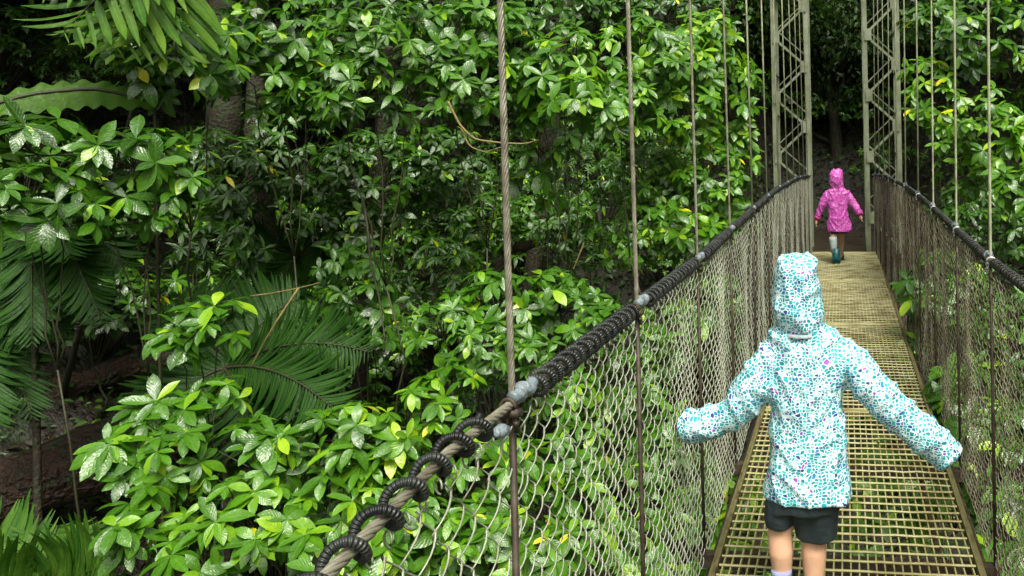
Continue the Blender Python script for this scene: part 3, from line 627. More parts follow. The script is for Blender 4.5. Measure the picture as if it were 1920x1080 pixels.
palm('shaded palm hanging at the left edge of the view above the thick log', at_d(-60, 560, 6.4), [at_d(120, 620, 6.4), at_d(60, 780, 6.2), at_d(-20, 820, 6), at_d(140, 560, 6.8)], .40, .22, .25, .9, 38, 1.0, tocam)
palm('small shaded palm behind the shrubs above the spindly shrub', at_d(560, 480, 8), [at_d(440, 470, 7.6), at_d(620, 440, 7.8), at_d(520, 560, 7.4), at_d(650, 520, 7.6)], .38, .2, .2, .8, 36, 1.2, tocam)
palm('pale yellow-green palm with broad straps in the top left corner', at_d(330, -120, 5.6), [at_d(120, 60, 5.2), at_d(40, -60, 5.2), at_d(220, 90, 5.4), at_d(330, 110, 5.6)], .50, .62, .1, .55, 12, 1.1, tocam, (-3.5, 2.5, 0))
# one broad paddle leaf
def paddle(label, pts, w, tone):
    P = np.array([at_d(*p) for p in pts]); n = 90; t = np.linspace(0, 1, n); k = np.linspace(0, 1, len(P)); Q = np.stack([np.interp(t, k, P[:, i]) for i in range(3)], 1)
    for _ in range(60): Q[1:-1] = (Q[:-2] + 2 * Q[1:-1] + Q[2:]) / 4
    T = np.gradient(Q, axis=0); T /= np.linalg.norm(T, axis=1)[:, None]; S = np.cross(T, tocam); S /= np.linalg.norm(S, axis=1)[:, None]
    W = w * np.sin(np.pi * (t * .93 + .04)) ** .55
    cols = 9; V = []; UV = []
    for j in range(cols):
        s = (j / (cols - 1) - .5) * 2; V.append(Q + S * (W * s)[:, None] + np.array([0, 0, 1]) * (-.35 * abs(s) ** 2 * W + .014 * np.sin(t * 60 + abs(s) * 3) * abs(s) ** .5)[:, None]); UV.append(np.stack([t, np.full(n, j / (cols - 1))], 1))
    V = np.concatenate(V); i = (np.arange(cols - 1)[:, None] * n + np.arange(n - 1)[None]).ravel()
    root = empty('paddle_leaf_plant', tuple(ground_under(Q[0])), label, 'plant')
    m = MB(); m.add(V, np.stack([i, i + 1, i + n + 1, i + n], 1), uv=np.concatenate(UV), attr=tone); m.build('leaf', M_frond, root)
    s = MB(); s.tube(np.vstack([np.linspace(ground_under(Q[0]), Q[0], 6), Q[1:]]), .012, 6); s.build('stalk', M_twig, root)
paddle('broad pale green paddle leaf stretching in from the left edge', [(290, 190, 5.9), (180, 165, 5.7), (60, 175, 5.5), (-80, 215, 5.3)], .10, .60)
palm('dark palm with drooping fronds at the left edge under the large-leaved shrub', at_d(60, 380, 6.3), [at_d(-30, 560, 6.2), at_d(60, 640, 6.0), at_d(190, 600, 6.0), at_d(130, 480, 5.9), at_d(240, 500, 6.4)], .36, .2, .22, 1.1, 34, 1.6, tocam)

# ------------------------------------------------------------------ the bridge
def railz(Y): return np.interp(Y, [-3, .6, 1.15, 3.3, 5.2, 7, 9.5, 12.6], [.85, 1.015, 1.075, 1.075, 1.125, 1.165, 1.165, 1.09])
def railw(Y, s): return np.interp(Y, [0, 6, 12.6], [.55, .54, .475 if s < 0 else .43])
Y0, Y1 = -2.2, 12.55
POSTS = [-1.5, -.52, .45, 1.393, 2.275, 3.24, 4.18, 5.22, 6.2, 7.2, 8.15, 9.1, 10.05, 11.0, 11.95]
bridge = empty('suspension_bridge', (0, 5, 0), 'narrow suspension footbridge with metal grating deck and chain-link sides', 'footbridge')

def deck():
    seams = [-2.2, .1, 2.5, 4.9, 7.3, 9.72, 12.3]
    for a, b in zip(seams[:-1], seams[1:]):
        m = MB(); w = .455
        b_ = b - .012; a_ = a + .012; xs = np.linspace(-w + .012, w - .012, 30)
        for x in xs: m.box((x + rng.normal(0, .0006), (a_ + b_) / 2, -.012), (.0055, b_ - a_, .018))
        nr = int((b - a) / .0715); ys = np.linspace(a_ + .02, b_ - .02, nr)
        for y in ys:
            k = 15; X = np.linspace(-w, w, k); P = np.stack([X, np.full(k, y), .0015 + .0012 * rng.normal(0, 1, k)], 1)
            m.tube(P, .0048, 6)
        for y in (a_, b_): m.box((0, y, -.012), (2 * w, .012, .032))
        g = m.build('deck_panel', M_deck, bridge, smooth=False)
        e = MB()
        for s in (-1, 1):
            e.box((s * (w + .008), (a + b) / 2, -.006), (.010, b - a - .01, .036)); e.box((s * (w + .024), (a + b) / 2, -.022), (.022, b - a - .01, .006)) 
        e.build('edge_channel', M_edge, g, smooth=False)
    # leaves and grime lying on the deck
    m = MB(); n = 34; x = rng.uniform(-.4, .4, n); y = rng.uniform(1.5, 12, n)
    x[:8] = .44 - rng.uniform(0, .03, 8)
    put_leaves(m, np.stack([x, y, np.full(n, .012)], 1), np.stack([rng.normal(0, 1, n), rng.normal(0, 1, n), np.zeros(n)], 1), np.tile([0, 0, 1.0], (n, 1)), rng.uniform(.02, .05, n), rng.uniform(.2, .8, n), T_SML)
    o = m.build('deck_leaves', M_litter); tag(o, 'small dead leaves scattered on the grating deck', 'dead leaves', kind='stuff')
    c = MB()
    for y in POSTS: c.box((0, y, -.075), (1.12, .05, .05))
    for s in (-1, 1):
        for dx in (.36, .52): c.tube([(s * dx, Y0, -.115), (s * dx, 4, -.115), (s * dx, 12.6, -.115)], .012, 8)
    c.build('under_deck_frame', M_rust, bridge, smooth=False)
deck()

TIES = []
def mesh_side(s):
    M = MB(); cnt = [0]
    def run(Ya, Yb, ns, ks, p, H, d):
        ws = np.arange(Ya, Yb, p)
        for i, y in enumerate(ws):
            j = cnt[0]; cnt[0] += 1; zt = float(railz(y)) - .035; zb = -.075
            nt = int((zt - zb) / H * ns); t = np.arange(nt + 1) / ns + (j % 2) * .5
            c = np.cos(2 * np.pi * t); u = np.sign(c) * (1 - (1 - np.abs(c)) ** 1.0); ph = (t % 1.0); tri = 4 * np.abs(ph - .5) - 1
            u = (.35 * c + .65 * tri) * (p / 2 + .0025)
            w = s * d * np.sin(2 * np.pi * t)
            z = zb + np.arange(nt + 1) * H / ns
            f = (z - zb) / (zt - zb)
            bul = .012 * np.sin(np.pi * f) * (1 + np.sin(y * 2 * np.pi / .965)) + .004 * np.sin(y * 7 + z * 5) + .006 * math.sin(y * 23) * (y > 5)
            dz = .006 * np.sin(y * 5.1 + 1) + .004 * math.sin(y * 31)
            x = s * (float(railw(y, s)) + bul) + w
            yy = y + u + .004 * np.sin(z * 9 + y * 3)
            a = np.arange(ks) * 2 * np.pi / ks + .4; r = (.0016 if y < 3 else .0021) if s < 0 else (.0019 if y < 3 else .0025)
            V = np.stack([x[:, None] + r * np.cos(a), yy[:, None] + 1.5 * r * np.sin(a), (z + dz)[:, None] + np.zeros(ks)], -1)
            q0 = np.arange(nt)[:, None] * ks; jj = np.arange(ks)[None]; j2 = (jj + 1) % ks
            M.add(V.reshape(-1, 3), np.stack([q0 + jj, q0 + j2, q0 + ks + j2, q0 + ks + jj], -1).reshape(-1, 4))
    if s < 0: run(Y0, .2, 8, 4, .047, .084, .007); run(.2, 1.44, 12, 5, .047, .084, .007); run(1.45, 4.0, 10, 5, .035, .064, .006)
    else: run(Y0, 1.5, 4, 3, .047, .084, .007); run(1.5, 4.0, 9, 4, .035, .064, .006)
    run(4.0, 12.5, 5, 3, .035, .064, .006)
    if s < 0:
        for t in TIES: M.add(np.vstack(t.v), np.vstack(t.f), np.vstack(t.t))
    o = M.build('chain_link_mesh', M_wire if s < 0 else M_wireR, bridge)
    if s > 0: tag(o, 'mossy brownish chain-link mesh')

def helix(Ya, Yb, s, R, pitch, seg=16, ph=0, dz=0, dx=0):
    n = max(8, int((Yb - Ya) / pitch * seg)); Y = np.linspace(Ya, Yb, n); a = s * (Y - Ya) / pitch * 2 * np.pi + ph
    return np.stack([s * railw(Y, s) + dx + R * np.cos(a), Y, railz(Y) + dz + R * np.sin(a)], 1)
def rails():
    for s in (-1, 1):
        m = MB()
        if s < 0:
            for k in range(6): m.tube(helix(Y0, 3.2, s, .005, .11, 14, k * np.pi / 3), .0034, 6)
            Yb = np.linspace(3.2, 12.6, 40); m.tube(np.stack([s * railw(Yb, s), Yb, railz(Yb)], 1), .012, 8)
        else:
            Yb = np.linspace(Y0, 12.6, 50); m.tube(np.stack([s * railw(Yb, s), Yb, railz(Yb)], 1), .012, 8)
        rail = m.build('handrail_cable', M_rope, bridge)
        for i in range(len(POSTS) - 1):
            a, b = POSTS[i] + (.09 if s < 0 else .05), POSTS[i + 1] - .07
            if b > 12.5: b = 12.5
            c = MB(); near = s < 0 and i <= 2
            if i == 2 and s < 0: a, b = POSTS[i] + .05, POSTS[i + 1] - .10
            pitch = .068 if near else (.047 if i < 6 else .06)
            H = helix(a, b, s, .0185 if s < 0 else .0145, pitch, 18 if i < 6 else 9, rng.uniform(0, 6))
            amp = np.linspace(1, 1, len(H)) * (1 + .12 * np.sin(np.arange(len(H)) * .11))
            H[:, 0] = s * railw(H[:, 1], s) + (H[:, 0] - s * railw(H[:, 1], s)) * amp
            c.tube(H, (.0063 if s < 0 else .0045), 8 if i < 6 else 5)
            c.build('hose_wrap', M_hose, rail)
            # short tie wires holding the mesh top to the wrap
            if s < 0 and i < 6:
                t = MB()
                for y in np.arange(a, b, .044):
                    x = s * railw(y, s); zr = railz(y); an = np.linspace(0, 4.6, 12)
                    t.tube(np.stack([x + .0075 * np.cos(an), y + an * .003, zr - .034 + .013 * np.sin(an)], 1), .0016, 4)
                TIES.append(t)
rails()
for s in (-1, 1): mesh_side(s)

def suspenders():
    for s in (-1, 1):
        cab = []
        for i, y in enumerate(POSTS):
            if y > 12.3: continue
            x = s * float(railw(y, s)); z = float(railz(y))
            top = 2.3 + .032 * max(y, 0) ** 2 + .3; xt = x + s * .010 * (top - z)
            m = MB(); near = (s < 0 and i <= 6) or (s > 0 and i <= 7)
            xo = x + s * .002
            if near:
                n = 150; Z = np.linspace(z - .03, top, n); f = (Z - z) / (top - z)
                r1 = .0042 if s < 0 and i < 5 else .0036
                for k in range(6):
                    a = Z / .085 * 2 * np.pi + k * np.pi / 3
                    m.tube(np.stack([xo + (xt - x) * f + r1 * .95 * np.cos(a), y + r1 * .95 * np.sin(a), Z], 1), r1 * .62, 5)
                m.tube([(xo, y, z - .03), (xo + xt - x, y, top)], r1 * .8, 5)
            else:
                m.tube([(xo, y, z - .03), (xo + (xt - x) * .5, y, (top + z) / 2), (xo + xt - x, y, top)], .0062, 7)
            o = m.build('suspender_cable', M_rope if near and s < 0 else M_rope2, bridge)
            # lower rod from handrail to deck
            q = MB(); q.tube([(xo, y, z - .02), (xo - s * .002, y, .5), (xo - s * .004, y, -.09)], .0065, 7); q.build('lower_rod', M_rust, o)
            # clamp: U-bolt, saddle and two nuts
            c = MB(); an = np.linspace(0, np.pi, 12)
            c.tube(np.stack([xo - s * .03 * 0 + (.013 if s < 0 else .017) * np.cos(an), np.full(12, y - .018), z - .004 + .015 * np.sin(an)], 1), .0035, 6)
            c.box((x, y - .012, z - .014), (.034, .022, .012)); 
            for dx in (-.014, .014): c.tube([(xo + dx, y - .018, z - .005), (xo + dx, y - .018, z - .045)], .0035, 6); c.tube([(xo + dx, y - .018, z - .026), (xo + dx, y - .018, z - .034)], .0055, 6)
            c.build('clamp', M_clamp if s > 0 else M_rust, o)
            if i >= 2:
                w = MB(); n = 22; t = np.linspace(0, 1, n)
                if s < 0:
                    ya, yb = (y - .005, y + .085) if i < 6 else (y + .01, y + .06)
                    Y = ya + (yb - ya) * t; w.tube(np.stack([x + .004 * np.sin(t * 9), Y, railz(Y) + .008 + .003 * np.sin(t * 14)], 1), (.018 - .004 * np.sin(t * 3.1)) * (1 + .06 * np.sin(t * 19)) * (.55 + .45 * np.sin(np.pi * np.clip(t * 1.0, .08, .92))), 12)
                    if i == 3: Y = y - .10 + .045 * t; w.tube(np.stack([x + .01 + 0 * t, Y, railz(Y) - .018 - .01 * t], 1), .012 * np.sin(np.pi * np.clip(t, .12, .88)) ** .5, 10)
                else:
                    Y = y + .0 + .05 * t; w.tube(np.stack([x + 0 * t, Y, railz(Y) + .016 + .004 * np.sin(t * 8)], 1), .016 * (1 + .2 * np.sin(t * 13)) * np.sin(np.pi * np.clip(t, .1, .9)) ** .5, 9)
                w.build('cloth_wrap', M_tape, o)
            cab.append((xo + xt - x, y, top))
        cab = [(cab[0][0], Y0, cab[0][2])] + cab + [(s * .62, 12.62, 7.2)]
        m = MB(); P = np.array(cab); m.tube(P, .02, 8); m.build('main_cable', M_rope, bridge)
suspenders()

def tower(side, label):
    Yt = 12.62
    if side < 0: xi, xo = at(1516, 300, Yt)[0], at(1454, 300, Yt)[0]; ph = .0
    else: xi, xo = at(1626, 300, Yt)[0], at(1687, 300, Yt)[0]; ph = .0
    root = empty('bridge_tower', ((xi + xo) / 2, Yt, 0), label, 'bridge tower', 'steel lattice towers at the far end of the bridge')
    H = 7.4; cw = .064
    for yy in (Yt, Yt + .62):
        for x in (xi, xo):
            # angle-section chord: two flanges
            sgn = 1 if x == xi else -1; sg = sgn * (-side) * -1
            m = MB(); m.box((x, yy, H / 2 - .3), (cw, .010, H + .6)); m.box((x + (cw / 2 - .006) * (1 if (x == max(xi, xo)) else -1), yy + .04, H / 2 - .3), (.010, .07, H + .6))
            m.build('chord', M_tower, root, smooth=False)
    zb = at(1454, 296, Yt)[2]   # a node on the outer chord
    step = .445
    n0 = -int((zb + .2) / step) - 1
    inner_phase = {True: 0}
    zs = [zb + k * step for k in range(n0, 17)]
    if side > 0:
        zb = at(1687, 235, Yt)[2]; zs = [zb + k * step for k in range(-8, 16)]
    for yy, dd in ((Yt - .012, 1), (Yt + .632, 0)):
        for k in range(len(zs) - 1):
            z0, z1 = zs[k], zs[k + 1]
            if z0 < -.2 or z1 > H: continue
            idx = k if side > 0 else k + (n0 % 2)
            par = (k + (n0 if side < 0 else 0)) % 2 == 0
            a, b = (xo, xi) if par == True else (xi, xo)
            m = MB(); m.beam((a, yy, z0 + (0 if dd else .2)), (b, yy, z1 + (0 if dd else .2)), .034 if dd else .018, .008); m.build('brace', M_tower, root, smooth=False)
    for k in range(len(zs)):
        par = (k + (n0 if side < 0 else 0)) % 2 == 0
        x = xo if par else xi
        if zs[k] < 0 or zs[k] > H: continue
        m = MB(); dx = .045 * np.sign((xi + xo) / 2 - x); m.box((x + dx, Yt - .022, zs[k]), (.10, .010, .17)); m.build('gusset', M_tower, root, smooth=False)
    # ties between front and rear frames
    for k in range(0, 12):
        z = .2 + k * .6
        m = MB()
        for x in (xi, xo): m.beam((x + .02 * np.sign((xi + xo) / 2 - x), Yt + .01, z), (x + .02 * np.sign((xi + xo) / 2 - x), Yt + .61, z + .5 * (1 if k % 2 else -1) * 0 + .0), .03, .006, side=(0, 0, 1))
        m.build('tie', M_tower, root, smooth=False)
    m = MB(); m.box(((xi + xo) / 2, Yt + .31, -.35), (.85, .95, .6)); m.build('footing', M_soil, root, smooth=False)
tower(-1, 'pale green steel lattice tower on the left of the far bridge end')
tower(1, 'pale green steel lattice tower on the right of the far bridge end')
m = MB()
for i in range(22): m.box((0.0, 12.38 + .155 * i, -.05 + .003 * rng.normal()), (1.5, .145, .04))
o = m.build('landing', M_path, smooth=False); o['kind'] = 'structure'

# ------------------------------------------------------------------ children
def rings_mesh(mb, rings, k=28):
    """rings: list of (center(3), rx, ry, tilt_y) horizontal ellipses, closed ends"""
    a = np.arange(k) * 2 * np.pi / k; V = []
    for c, rx, ry in rings:
        ca, sa = np.cos(a), np.sin(a); e = .86
        V.append(np.stack([c[0] + rx * np.sign(ca) * np.abs(ca) ** e, c[1] + ry * np.sign(sa) * np.abs(sa) ** e, np.full(k, c[2])], 1))
    n = len(V); V = np.concatenate(V + [np.array([rings[0][0], rings[-1][0]])])
    i = np.arange(n - 1)[:, None] * k; j = np.arange(k)[None]; j2 = (j + 1) % k
    q = np.stack([i + j, i + j2, i + k + j2, i + k + j], -1).reshape(-1, 4); j = np.arange(k); j2 = (j + 1) % k
    t = np.vstack([np.stack([np.full(k, n*k), j2, j], 1), np.stack([np.full(k, n*k+1), (n-1)*k + j, (n-1)*k + j2], 1)])
    mb.add(V, q, t)
def fuse(mb, name, mat_, parent, voxel=.008, smooth=6, disp=None):
    o = mb.build('tmp', mat_, parent)
    r = o.modifiers.new('r', 'REMESH'); r.mode = 'VOXEL'; r.voxel_size = voxel
    sm_ = o.modifiers.new('s', 'SMOOTH'); sm_.iterations = smooth; sm_.factor = .6
    bpy.context.view_layer.update()
    dg = bpy.context.evaluated_depsgraph_get(); me = bpy.data.meshes.new_from_object(o.evaluated_get(dg))
    old = o.data; o.modifiers.clear(); o.data = me; bpy.data.meshes.remove(old); o.name = name; me.name = name
    if disp:
        n = len(me.vertices); co = np.empty(n * 3, np.float32); me.vertices.foreach_get('co', co); co = co.reshape(-1, 3)
        no = np.array([v.normal[:] for v in me.vertices]); w = co + off(parent)
        dv = np.array([disp(p) for p in w]); co = co + no * dv[:, None]
        me.vertices.foreach_set('co', co.astype(np.float32).ravel())
    me.polygons.foreach_set('use_smooth', np.ones(len(me.polygons), bool)); me.update()
    if not me.materials: me.materials.append(mat_)
    return o
def path_pts(pts, Y):
    """(px,py,r_px,dy) -> world, radii"""
    P = []; R = []
    for px, py, r, dy in pts:
        P.append(at(px, py, Y + dy)); R.append(r * (Y + dy) / 1630)
    return np.array(P), np.array(R)
def resample(P, R, n):
    L = np.concatenate([[0], np.cumsum(np.linalg.norm(np.diff(P, axis=0), axis=1))]); t = np.linspace(0, L[-1], n)
    Q = np.stack([np.interp(t, L, P[:, i]) for i in range(3)], 1); r = np.interp(t, L, R)
    for _ in range(2): Q[1:-1] = (Q[:-2] + 2 * Q[1:-1] + Q[2:]) / 4
    return Q, r

def hand(sk, wrist, direction, s=1.0, sidev=(1, 0, 0)):
    """palm, four unequal bent fingers and a thumb leaving the side of the palm, added as tubes"""
    d = np.array(direction, float); d /= np.linalg.norm(d); sv = np.array(sidev, float); sv -= d * (sv @ d); sv /= np.linalg.norm(sv); nrm = np.cross(d, sv)
    w = np.array(wrist, float)
    sk.tube([w - d * .02 * s, w + d * .01 * s, w + d * .035 * s, w + d * .06 * s], np.array([.016, .019, .024, .020]) * s, 10)
    for k, (o_, L) in enumerate([(-.019, .038), (-.007, .046), (.006, .043), (.018, .034)]):
        b = w + d * .056 * s + sv * o_ * s
        f = [b, b + d * L * .45 * s + nrm * .003 * s, b + d * L * .75 * s + nrm * .012 * s, b + d * L * .92 * s + nrm * .022 * s]
        sk.tube(f, np.array([.0068, .0064, .006, .0048]) * s, 7)
    b = w + d * .018 * s - sv * .02 * s
    sk.tube([b, b - sv * .016 * s + d * .014 * s, b - sv * .022 * s + d * .034 * s + nrm * .006 * s, b - sv * .021 * s + d * .046 * s + nrm * .010 * s], np.array([.0095, .008, .007, .0055]) * s, 7)

def child(label, Y, hood, torso, armL, armR, legs, shorts, jm, cuffs, feet, handsize, jtag=None):
    sc = Y / 1630.0
    footc = (at(feet[0][0], feet[0][1], Y) + at(feet[1][0], feet[1][1], Y + feet[1][2])) / 2
    root = empty('person', (footc[0], Y, 0.006), label, 'child')
    # --- continuous body: legs, trunk, neck, head, arms and hands
    B = MB(); tor = [(at((l + r) / 2, y, Y + .01), (r - l) / 2 * sc, dep) for (y, l, r, dep) in torso]
    hip = tor[-2][0]; chest = tor[3][0]; neck = tor[0][0]
    hc = at((hood[-5][1] + hood[-5][2]) / 2, hood[-5][0] * .7 + hood[-3][0] * .3, Y) ; hr = (hood[-5][2] - hood[-5][1]) / 2 * sc * .80
    B.tube(np.array([hip + [0, 0, -.02], hip + [0, 0, .1], (hip + chest) / 2 + [0, 0, .02], chest, neck + [0, .0, -.01], neck + [0, .005, .04], hc + [0, 0, -.03]]),
           np.array([.075, .082, .078, .085, .045, .034, .04]), 14)
    B.ball(hc + [0, .015, .0], (hr, hr * 1.08, hr * 1.22), 20, 14)
    fy = hc[1] + .015 + hr * 1.02
    B.ball((hc[0], fy + .006, hc[2] - .012), (.009, .013, .012), 8, 6)            # nose
    B.ball((hc[0], fy - .006, hc[2] - .040), (.018, .010, .006), 10, 6)           # lips
    B.ball((hc[0], fy - .014, hc[2] - .062), (.022, .018, .014), 10, 6)           # chin
    for s in (-1, 1):
        B.ball((hc[0] + s * (hr * .98), hc[1] + .01, hc[2] - .01), (.008, .014, .022), 8, 6)
        B.ball((hc[0] + s * .026, fy - .010, hc[2] + .004), (.014, .008, .009), 8, 6)  # eyelids
    for arm in (armL, armR):
        P, R = path_pts(arm, Y); Q, r = resample(P, R, 9); B.tube(Q[:-3] if cuffs == 'cover' else Q[:-1], np.linspace(.034, .021, 6 if cuffs == 'cover' else 8), 10)
        d = Q[-1] - Q[-2]; d = d / np.linalg.norm(d)
        if handsize > .9: d = d * .5 + np.array([0, 0, -.8])
        hand(B, Q[-4] if cuffs == 'cover' else Q[-1], d, .6 if cuffs == 'cover' else .95, (0, 1, 0))
    for lg in legs:
        P, R = path_pts(lg, Y); B.tube(P, R, 14)
        
    for (px, py, dy) in feet:
        f = at(px, py, Y + dy); B.tube([f + [0, -.03, .03], f + [0, .02, .03], f + [0, .09, .02]], [.024, .027, .02], 8)
    fuse(B, 'body', M_skin, root, .0065, 4)
    body = root.children[-1]
    # --- eyes, hair
    for s in (-1, 1):
        e = MB(); e.ball((hc[0] + s * .026, fy - .0035, hc[2] + .004), (.007, .004, .006), 8, 6); e.build('eye', M_eye, root)
    h = MB(); h.ball(hc + [0, .0, .012], (hr * 1.05, hr * 1.1, hr * 1.2), 18, 12); h.v[0][:, 1] = np.minimum(h.v[0][:, 1], hc[1] + hr * .55); h.build('hair', M_hair, root)
    # --- jacket: hood, trunk and sleeves fused
    J = MB(); rs = []
    for (y, l, r, dep) in torso: rs.append((at((l + r) / 2, y, Y), (r - l) / 2 * sc, dep))
    rings_mesh(J, rs[::-1])
    hs_ = [(at((l + r) / 2, y, Y - dy), (r - l) / 2 * sc, dep) for (y, l, r, dep, dy) in hood]
    rings_mesh(J, hs_[::-1])
    for arm in (armL, armR):
        P, R = path_pts(arm, Y); Q, r = resample(P, R, 16); J.tube(Q, r * 1.04, 16)
    bt = rs[-1][0]; md = rs[5]; cx_ = md[0][0]; hw_ = md[1] * .93; sh_ = (rs[6][0][2] - .02, rs[3][0][2]); hem_ = bt[2] + .022
    def disp(p):
        q = Vector(p) * (9 if Y < 5 else 7)
        side = 1 if p[0] > cx_ else -1
        f1 = 1 - abs(mnoise.noise(Vector((p[0] * 5 + side * p[2] * 4, p[1] * 3, p[2] * 9 - side * p[0] * 11))))
        f2 = 1 - abs(mnoise.noise(Vector((p[0] * 22, p[1] * 12, p[2] * 5 + 9))))
        a = .008 * mnoise.noise(q * .8) + .010 * (f1 ** 5 - .5) + .003 * (f2 ** 6 - .5)
        d1 = abs(p[0] - (cx_ - hw_)); d2 = abs(p[0] - (cx_ + hw_))     # armhole seams
        if sh_[0] < p[2] < sh_[1]: a -= .005 * math.exp(-(min(d1, d2) / .004) ** 2)
        a -= .003 * math.exp(-((p[2] - hem_) / .003) ** 2)
        return a
    j = fuse(J, 'jacket', jm, root, .0065, 5, disp)
    j['label'] = jtag or ''
    # hood hem strip
    z = hood[-1]; c = at((z[1] + z[2]) / 2 + 2, z[0] + 1, Y - z[4]); L = MB(); k = 14
    a = np.linspace(-.55, .45, k); rx = (z[2] - z[1]) / 2 * sc * 1.0; V = []
    if Y < 5:
        for zz in (-.004, .006):
            V.append(np.stack([c[0] + (rx + .004) * np.sin(a), c[1] - (z[3] + .010) * np.cos(a), np.full(k, c[2] + zz)], 1))
        V2 = [v + [0, .006, 0] for v in V]
        i = np.arange(k - 1); VV = np.concatenate(V + V2)
        L.add(VV, np.vstack([np.stack([i, i + 1, k + i + 1, k + i], 1), np.stack([2*k + i, 3*k + i, 3*k + i + 1, 2*k + i + 1], 1), np.stack([k + i, k + i + 1, 3*k + i + 1, 3*k + i], 1)]))
        L.build('reflective_strip', M_label, root)
    # --- shorts
    S = MB()
    for sh in shorts:
        rings_mesh(S, [(at((l + r) / 2, y, Y + dy), (r - l) / 2 * sc, dep) for (y, l, r, dep, dy) in sh][::-1])
    fuse(S, 'shorts', M_short, root, .0065, 3, lambda p: .006 * mnoise.noise(Vector((p[0] * 26, p[1] * 20, p[2] * 6))))
    return root, body
# near child
c1, b1 = child('child in a white teal-spotted jacket and dark shorts walking away with arms spread', 2.72,
    hood=[(473, 1480, 1514, .035, .0), (478, 1465, 1527, .060, .0), (486, 1456, 1533, .078, .002), (500, 1450, 1537, .092, .004), (530, 1447, 1540, .098, .006), (565, 1449, 1542, .098, .006), (590, 1449, 1547, .096, .006), (606, 1453, 1548, .088, .004), (620, 1458, 1546, .078, .0)],
    torso=[(602, 1462, 1540, .06), (610, 1450, 1556, .070), (620, 1440, 1572, .076), (634, 1434, 1586, .078), (660, 1434, 1592, .086), (700, 1438, 1590, .090), (760, 1441, 1586, .092), (820, 1440, 1587, .096), (870, 1437, 1593, .104), (905, 1434, 1600, .110), (922, 1433, 1602, .112), (930, 1437, 1598, .108)],
    armL=[(1462, 652, 30, 0), (1440, 680, 36, -.01), (1416, 722, 37, -.02), (1393, 762, 35, -.02), (1362, 782, 30, -.01), (1330, 792, 33, .01), (1300, 798, 36, .02), (1287, 801, 32, .03)],
    armR=[(1570, 650, 31, 0), (1598, 684, 36, -.01), (1640, 732, 37, -.02), (1690, 780, 37, -.01), (1735, 818, 34, .0), (1768, 845, 34, .01), (1782, 856, 29, .015)],
    legs=[[(1474, 900, 30, 0), (1466, 960, 28, 0), (1462, 1000, 24, .0), (1464, 1035, 23.5, -.01), (1467, 1075, 18, .0), (1468, 1130, 14, .01), (1468, 1165, 15, .0)],
          [(1536, 900, 30, 0), (1530, 960, 28, 0), (1526, 1000, 25, .03), (1526, 1035, 24, .02), (1526, 1075, 20, .02), (1526, 1130, 15, .02), (1526, 1160, 15, .03)]],
    shorts=[[(890, 1438, 1590, .095, 0), (930, 1436, 1578, .095, 0), (950, 1434, 1574, .092, 0)],
            [(930, 1434, 1500, .07, 0), (965, 1433, 1492, .068, 0), (983, 1436, 1488, .062, 0)],
            [(930, 1490, 1574, .08, .01), (965, 1488, 1573, .078, .02), (1004, 1492, 1571, .070, .03)]],
    jm=M_jack1, cuffs='cover', feet=[(1468, 1176, 0), (1526, 1172, .06)], handsize=.5, jtag='white hooded rain jacket printed with teal, blue and purple spots')
def shoe(root, f, L=.19, w=.036, m1=M_boot, m2=M_sole, high=.0):
    s = MB(); n = 9; t = np.linspace(0, 1, n)
    P = np.stack([np.full(n, f[0]), f[1] - .055 + t * L, f[2] + .040 - .014 * t], 1)
    R = w * np.array([.75, 1.0, 1.02, 1.0, 1.0, 1.05, 1.0, .8, .45])
    s.tube(P, R, 12); s.tube([f + [0, -.012, .03], f + [0, -.014, .075], f + [0, -.016, .095 + high]], [w * .95, w * .88, w * .92], 14)
    s.v = [np.where(v[:, 2:3] < f[2] + .012, np.concatenate([v[:, :2], np.full((len(v), 1), f[2] + .012)], 1), v) for v in s.v]
    o = s.build('boot', m1, root)
    q = MB(); a = np.linspace(0, 2 * np.pi, 25)[:-1]; X = f[0] + w * 1.05 * np.cos(a); Yy = f[1] - .055 + L / 2 + (L / 2 + .006) * np.sin(a)
    k = 24; V = np.concatenate([np.stack([X, Yy, np.full(k, f[2])], 1), np.stack([X, Yy, np.full(k, f[2] + .016)], 1), [[f[0], f[1], f[2]], [f[0], f[1], f[2] + .016]]])
    j = np.arange(k); j2 = (j + 1) % k
    q.add(V, np.stack([j, j2, k + j2, k + j], 1), np.vstack([np.stack([np.full(k, 2*k), j2, j], 1), np.stack([np.full(k, 2*k+1), k + j, k + j2], 1)]))
    q.build('sole', m2, o, smooth=False)
for (px, dy) in ((1468, 0), (1526, .06)):
    f = at(px, 1176, 2.72 + dy); f[2] = .007; shoe(c1, f)
    s = MB(); s.tube([f + [0, -.012, .08], f + [0, -.012, .13], f + [0, -.014, .148], f + [0, -.014, .156]], [.030, .031, .034, .033], 14); s.build('sock', M_sock, c1)
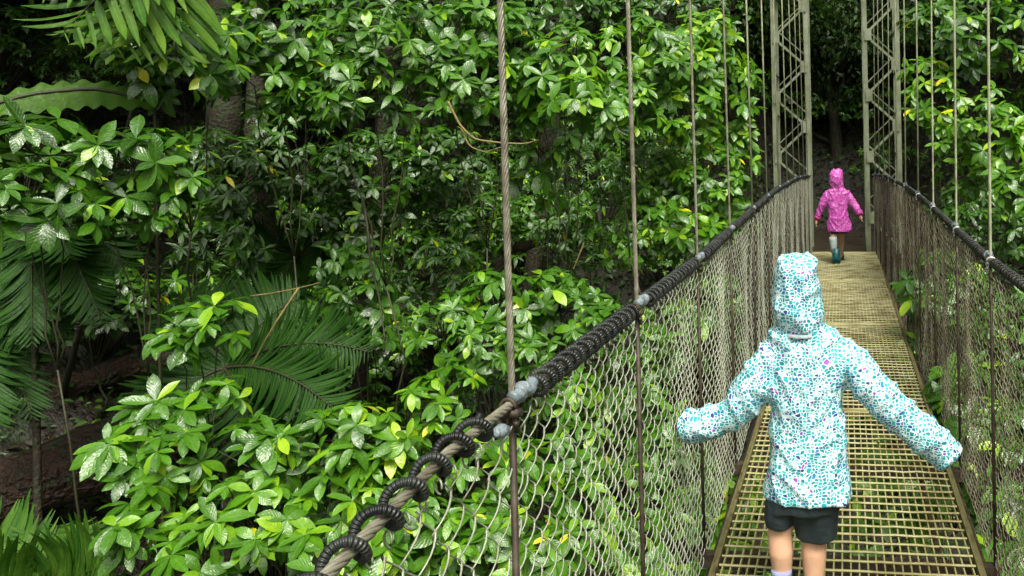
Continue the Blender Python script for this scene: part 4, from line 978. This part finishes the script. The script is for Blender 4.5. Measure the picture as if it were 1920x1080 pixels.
# far child
c2, b2 = child('child in a magenta hooded jacket and teal boots near the far deck end', 11.1,
    hood=[(316, 1562, 1574, .03, .0), (319, 1557, 1579, .07, .0), (325, 1554.5, 1581, .10, .0), (334, 1554, 1582, .11, .0), (342, 1555, 1582, .10, .0), (348, 1556, 1582, .085, 0), (353, 1558, 1580, .075, .0)],
    torso=[(350, 1560, 1578, .06), (353, 1556, 1584, .07), (357, 1551, 1589, .085), (364, 1549, 1592, .095), (376, 1551, 1591, .10), (392, 1552, 1590, .105), (408, 1552, 1592, .115), (422, 1550, 1597, .11), (431, 1550, 1599, .112), (434, 1552, 1597, .11)],
    armL=[(1556, 360, 7, 0), (1549, 369, 8, 0), (1543, 382, 7.6, 0), (1537, 396, 7, .02), (1533, 408, 6.5, .03), (1531, 412, 5.5, .03)],
    armR=[(1586, 360, 7, 0), (1592, 369, 8, 0), (1599, 381, 7.8, -.02), (1606, 391, 7, -.04), (1611, 399, 6.3, -.06), (1613, 403, 5, -.06)],
    legs=[[(1566, 415, 9.5, 0), (1563, 440, 7, .0), (1562, 452, 6.5, -.02), (1564, 470, 5, -.04), (1566, 492, 4, -.04)],
          [(1580, 415, 9.5, 0), (1577, 438, 7.5, .08), (1577, 452, 6.5, .16), (1576, 470, 5, .22), (1575, 486, 4, .28)]],
    shorts=[[(420, 1554, 1594, .10, 0), (432, 1555, 1592, .10, 0)], [(428, 1555, 1574, .07, 0), (438, 1557, 1572, .065, 0)], [(428, 1572, 1593, .07, 0.02), (437, 1574, 1589, .065, .04)]],
    jm=M_jack2, cuffs='show', feet=[(1567, 498, -.04), (1575, 489, .30)], handsize=1, jtag='magenta hooded rain jacket with paler spots')
for (px, dy, hi) in ((1568, -.04, .10), (1575, .30, .08)):
    f = at(px, 498 if dy < 0 else 490, 11.1 + dy); f[2] = .007; shoe(c2, f, .22, .056, high=hi)
f = at(1563, 459, 11.05); s = MB(); s.tube([f + [0, 0, -.10], f + [0, 0, -.02], f + [-.004, 0, .06], f + [-.008, 0, .10]], [.042, .046, .052, .05], 12); s.build('sock', M_sockw, c2)
for arm in ((1533, 408, .03), (1611, 400, -.06)):
    p = at(arm[0], arm[1], 11.1 + arm[2]); d = np.array([-.4 if arm[0] < 1560 else .4, 0, -.9]); s = MB(); s.tube([p - d * .01, p + d * .022], [.047, .043], 12); s.build('cuff', M_cuff2, c2)
print('objects', len(bpy.data.objects), 'polys', sum(len(m.polygons) for m in bpy.data.meshes))
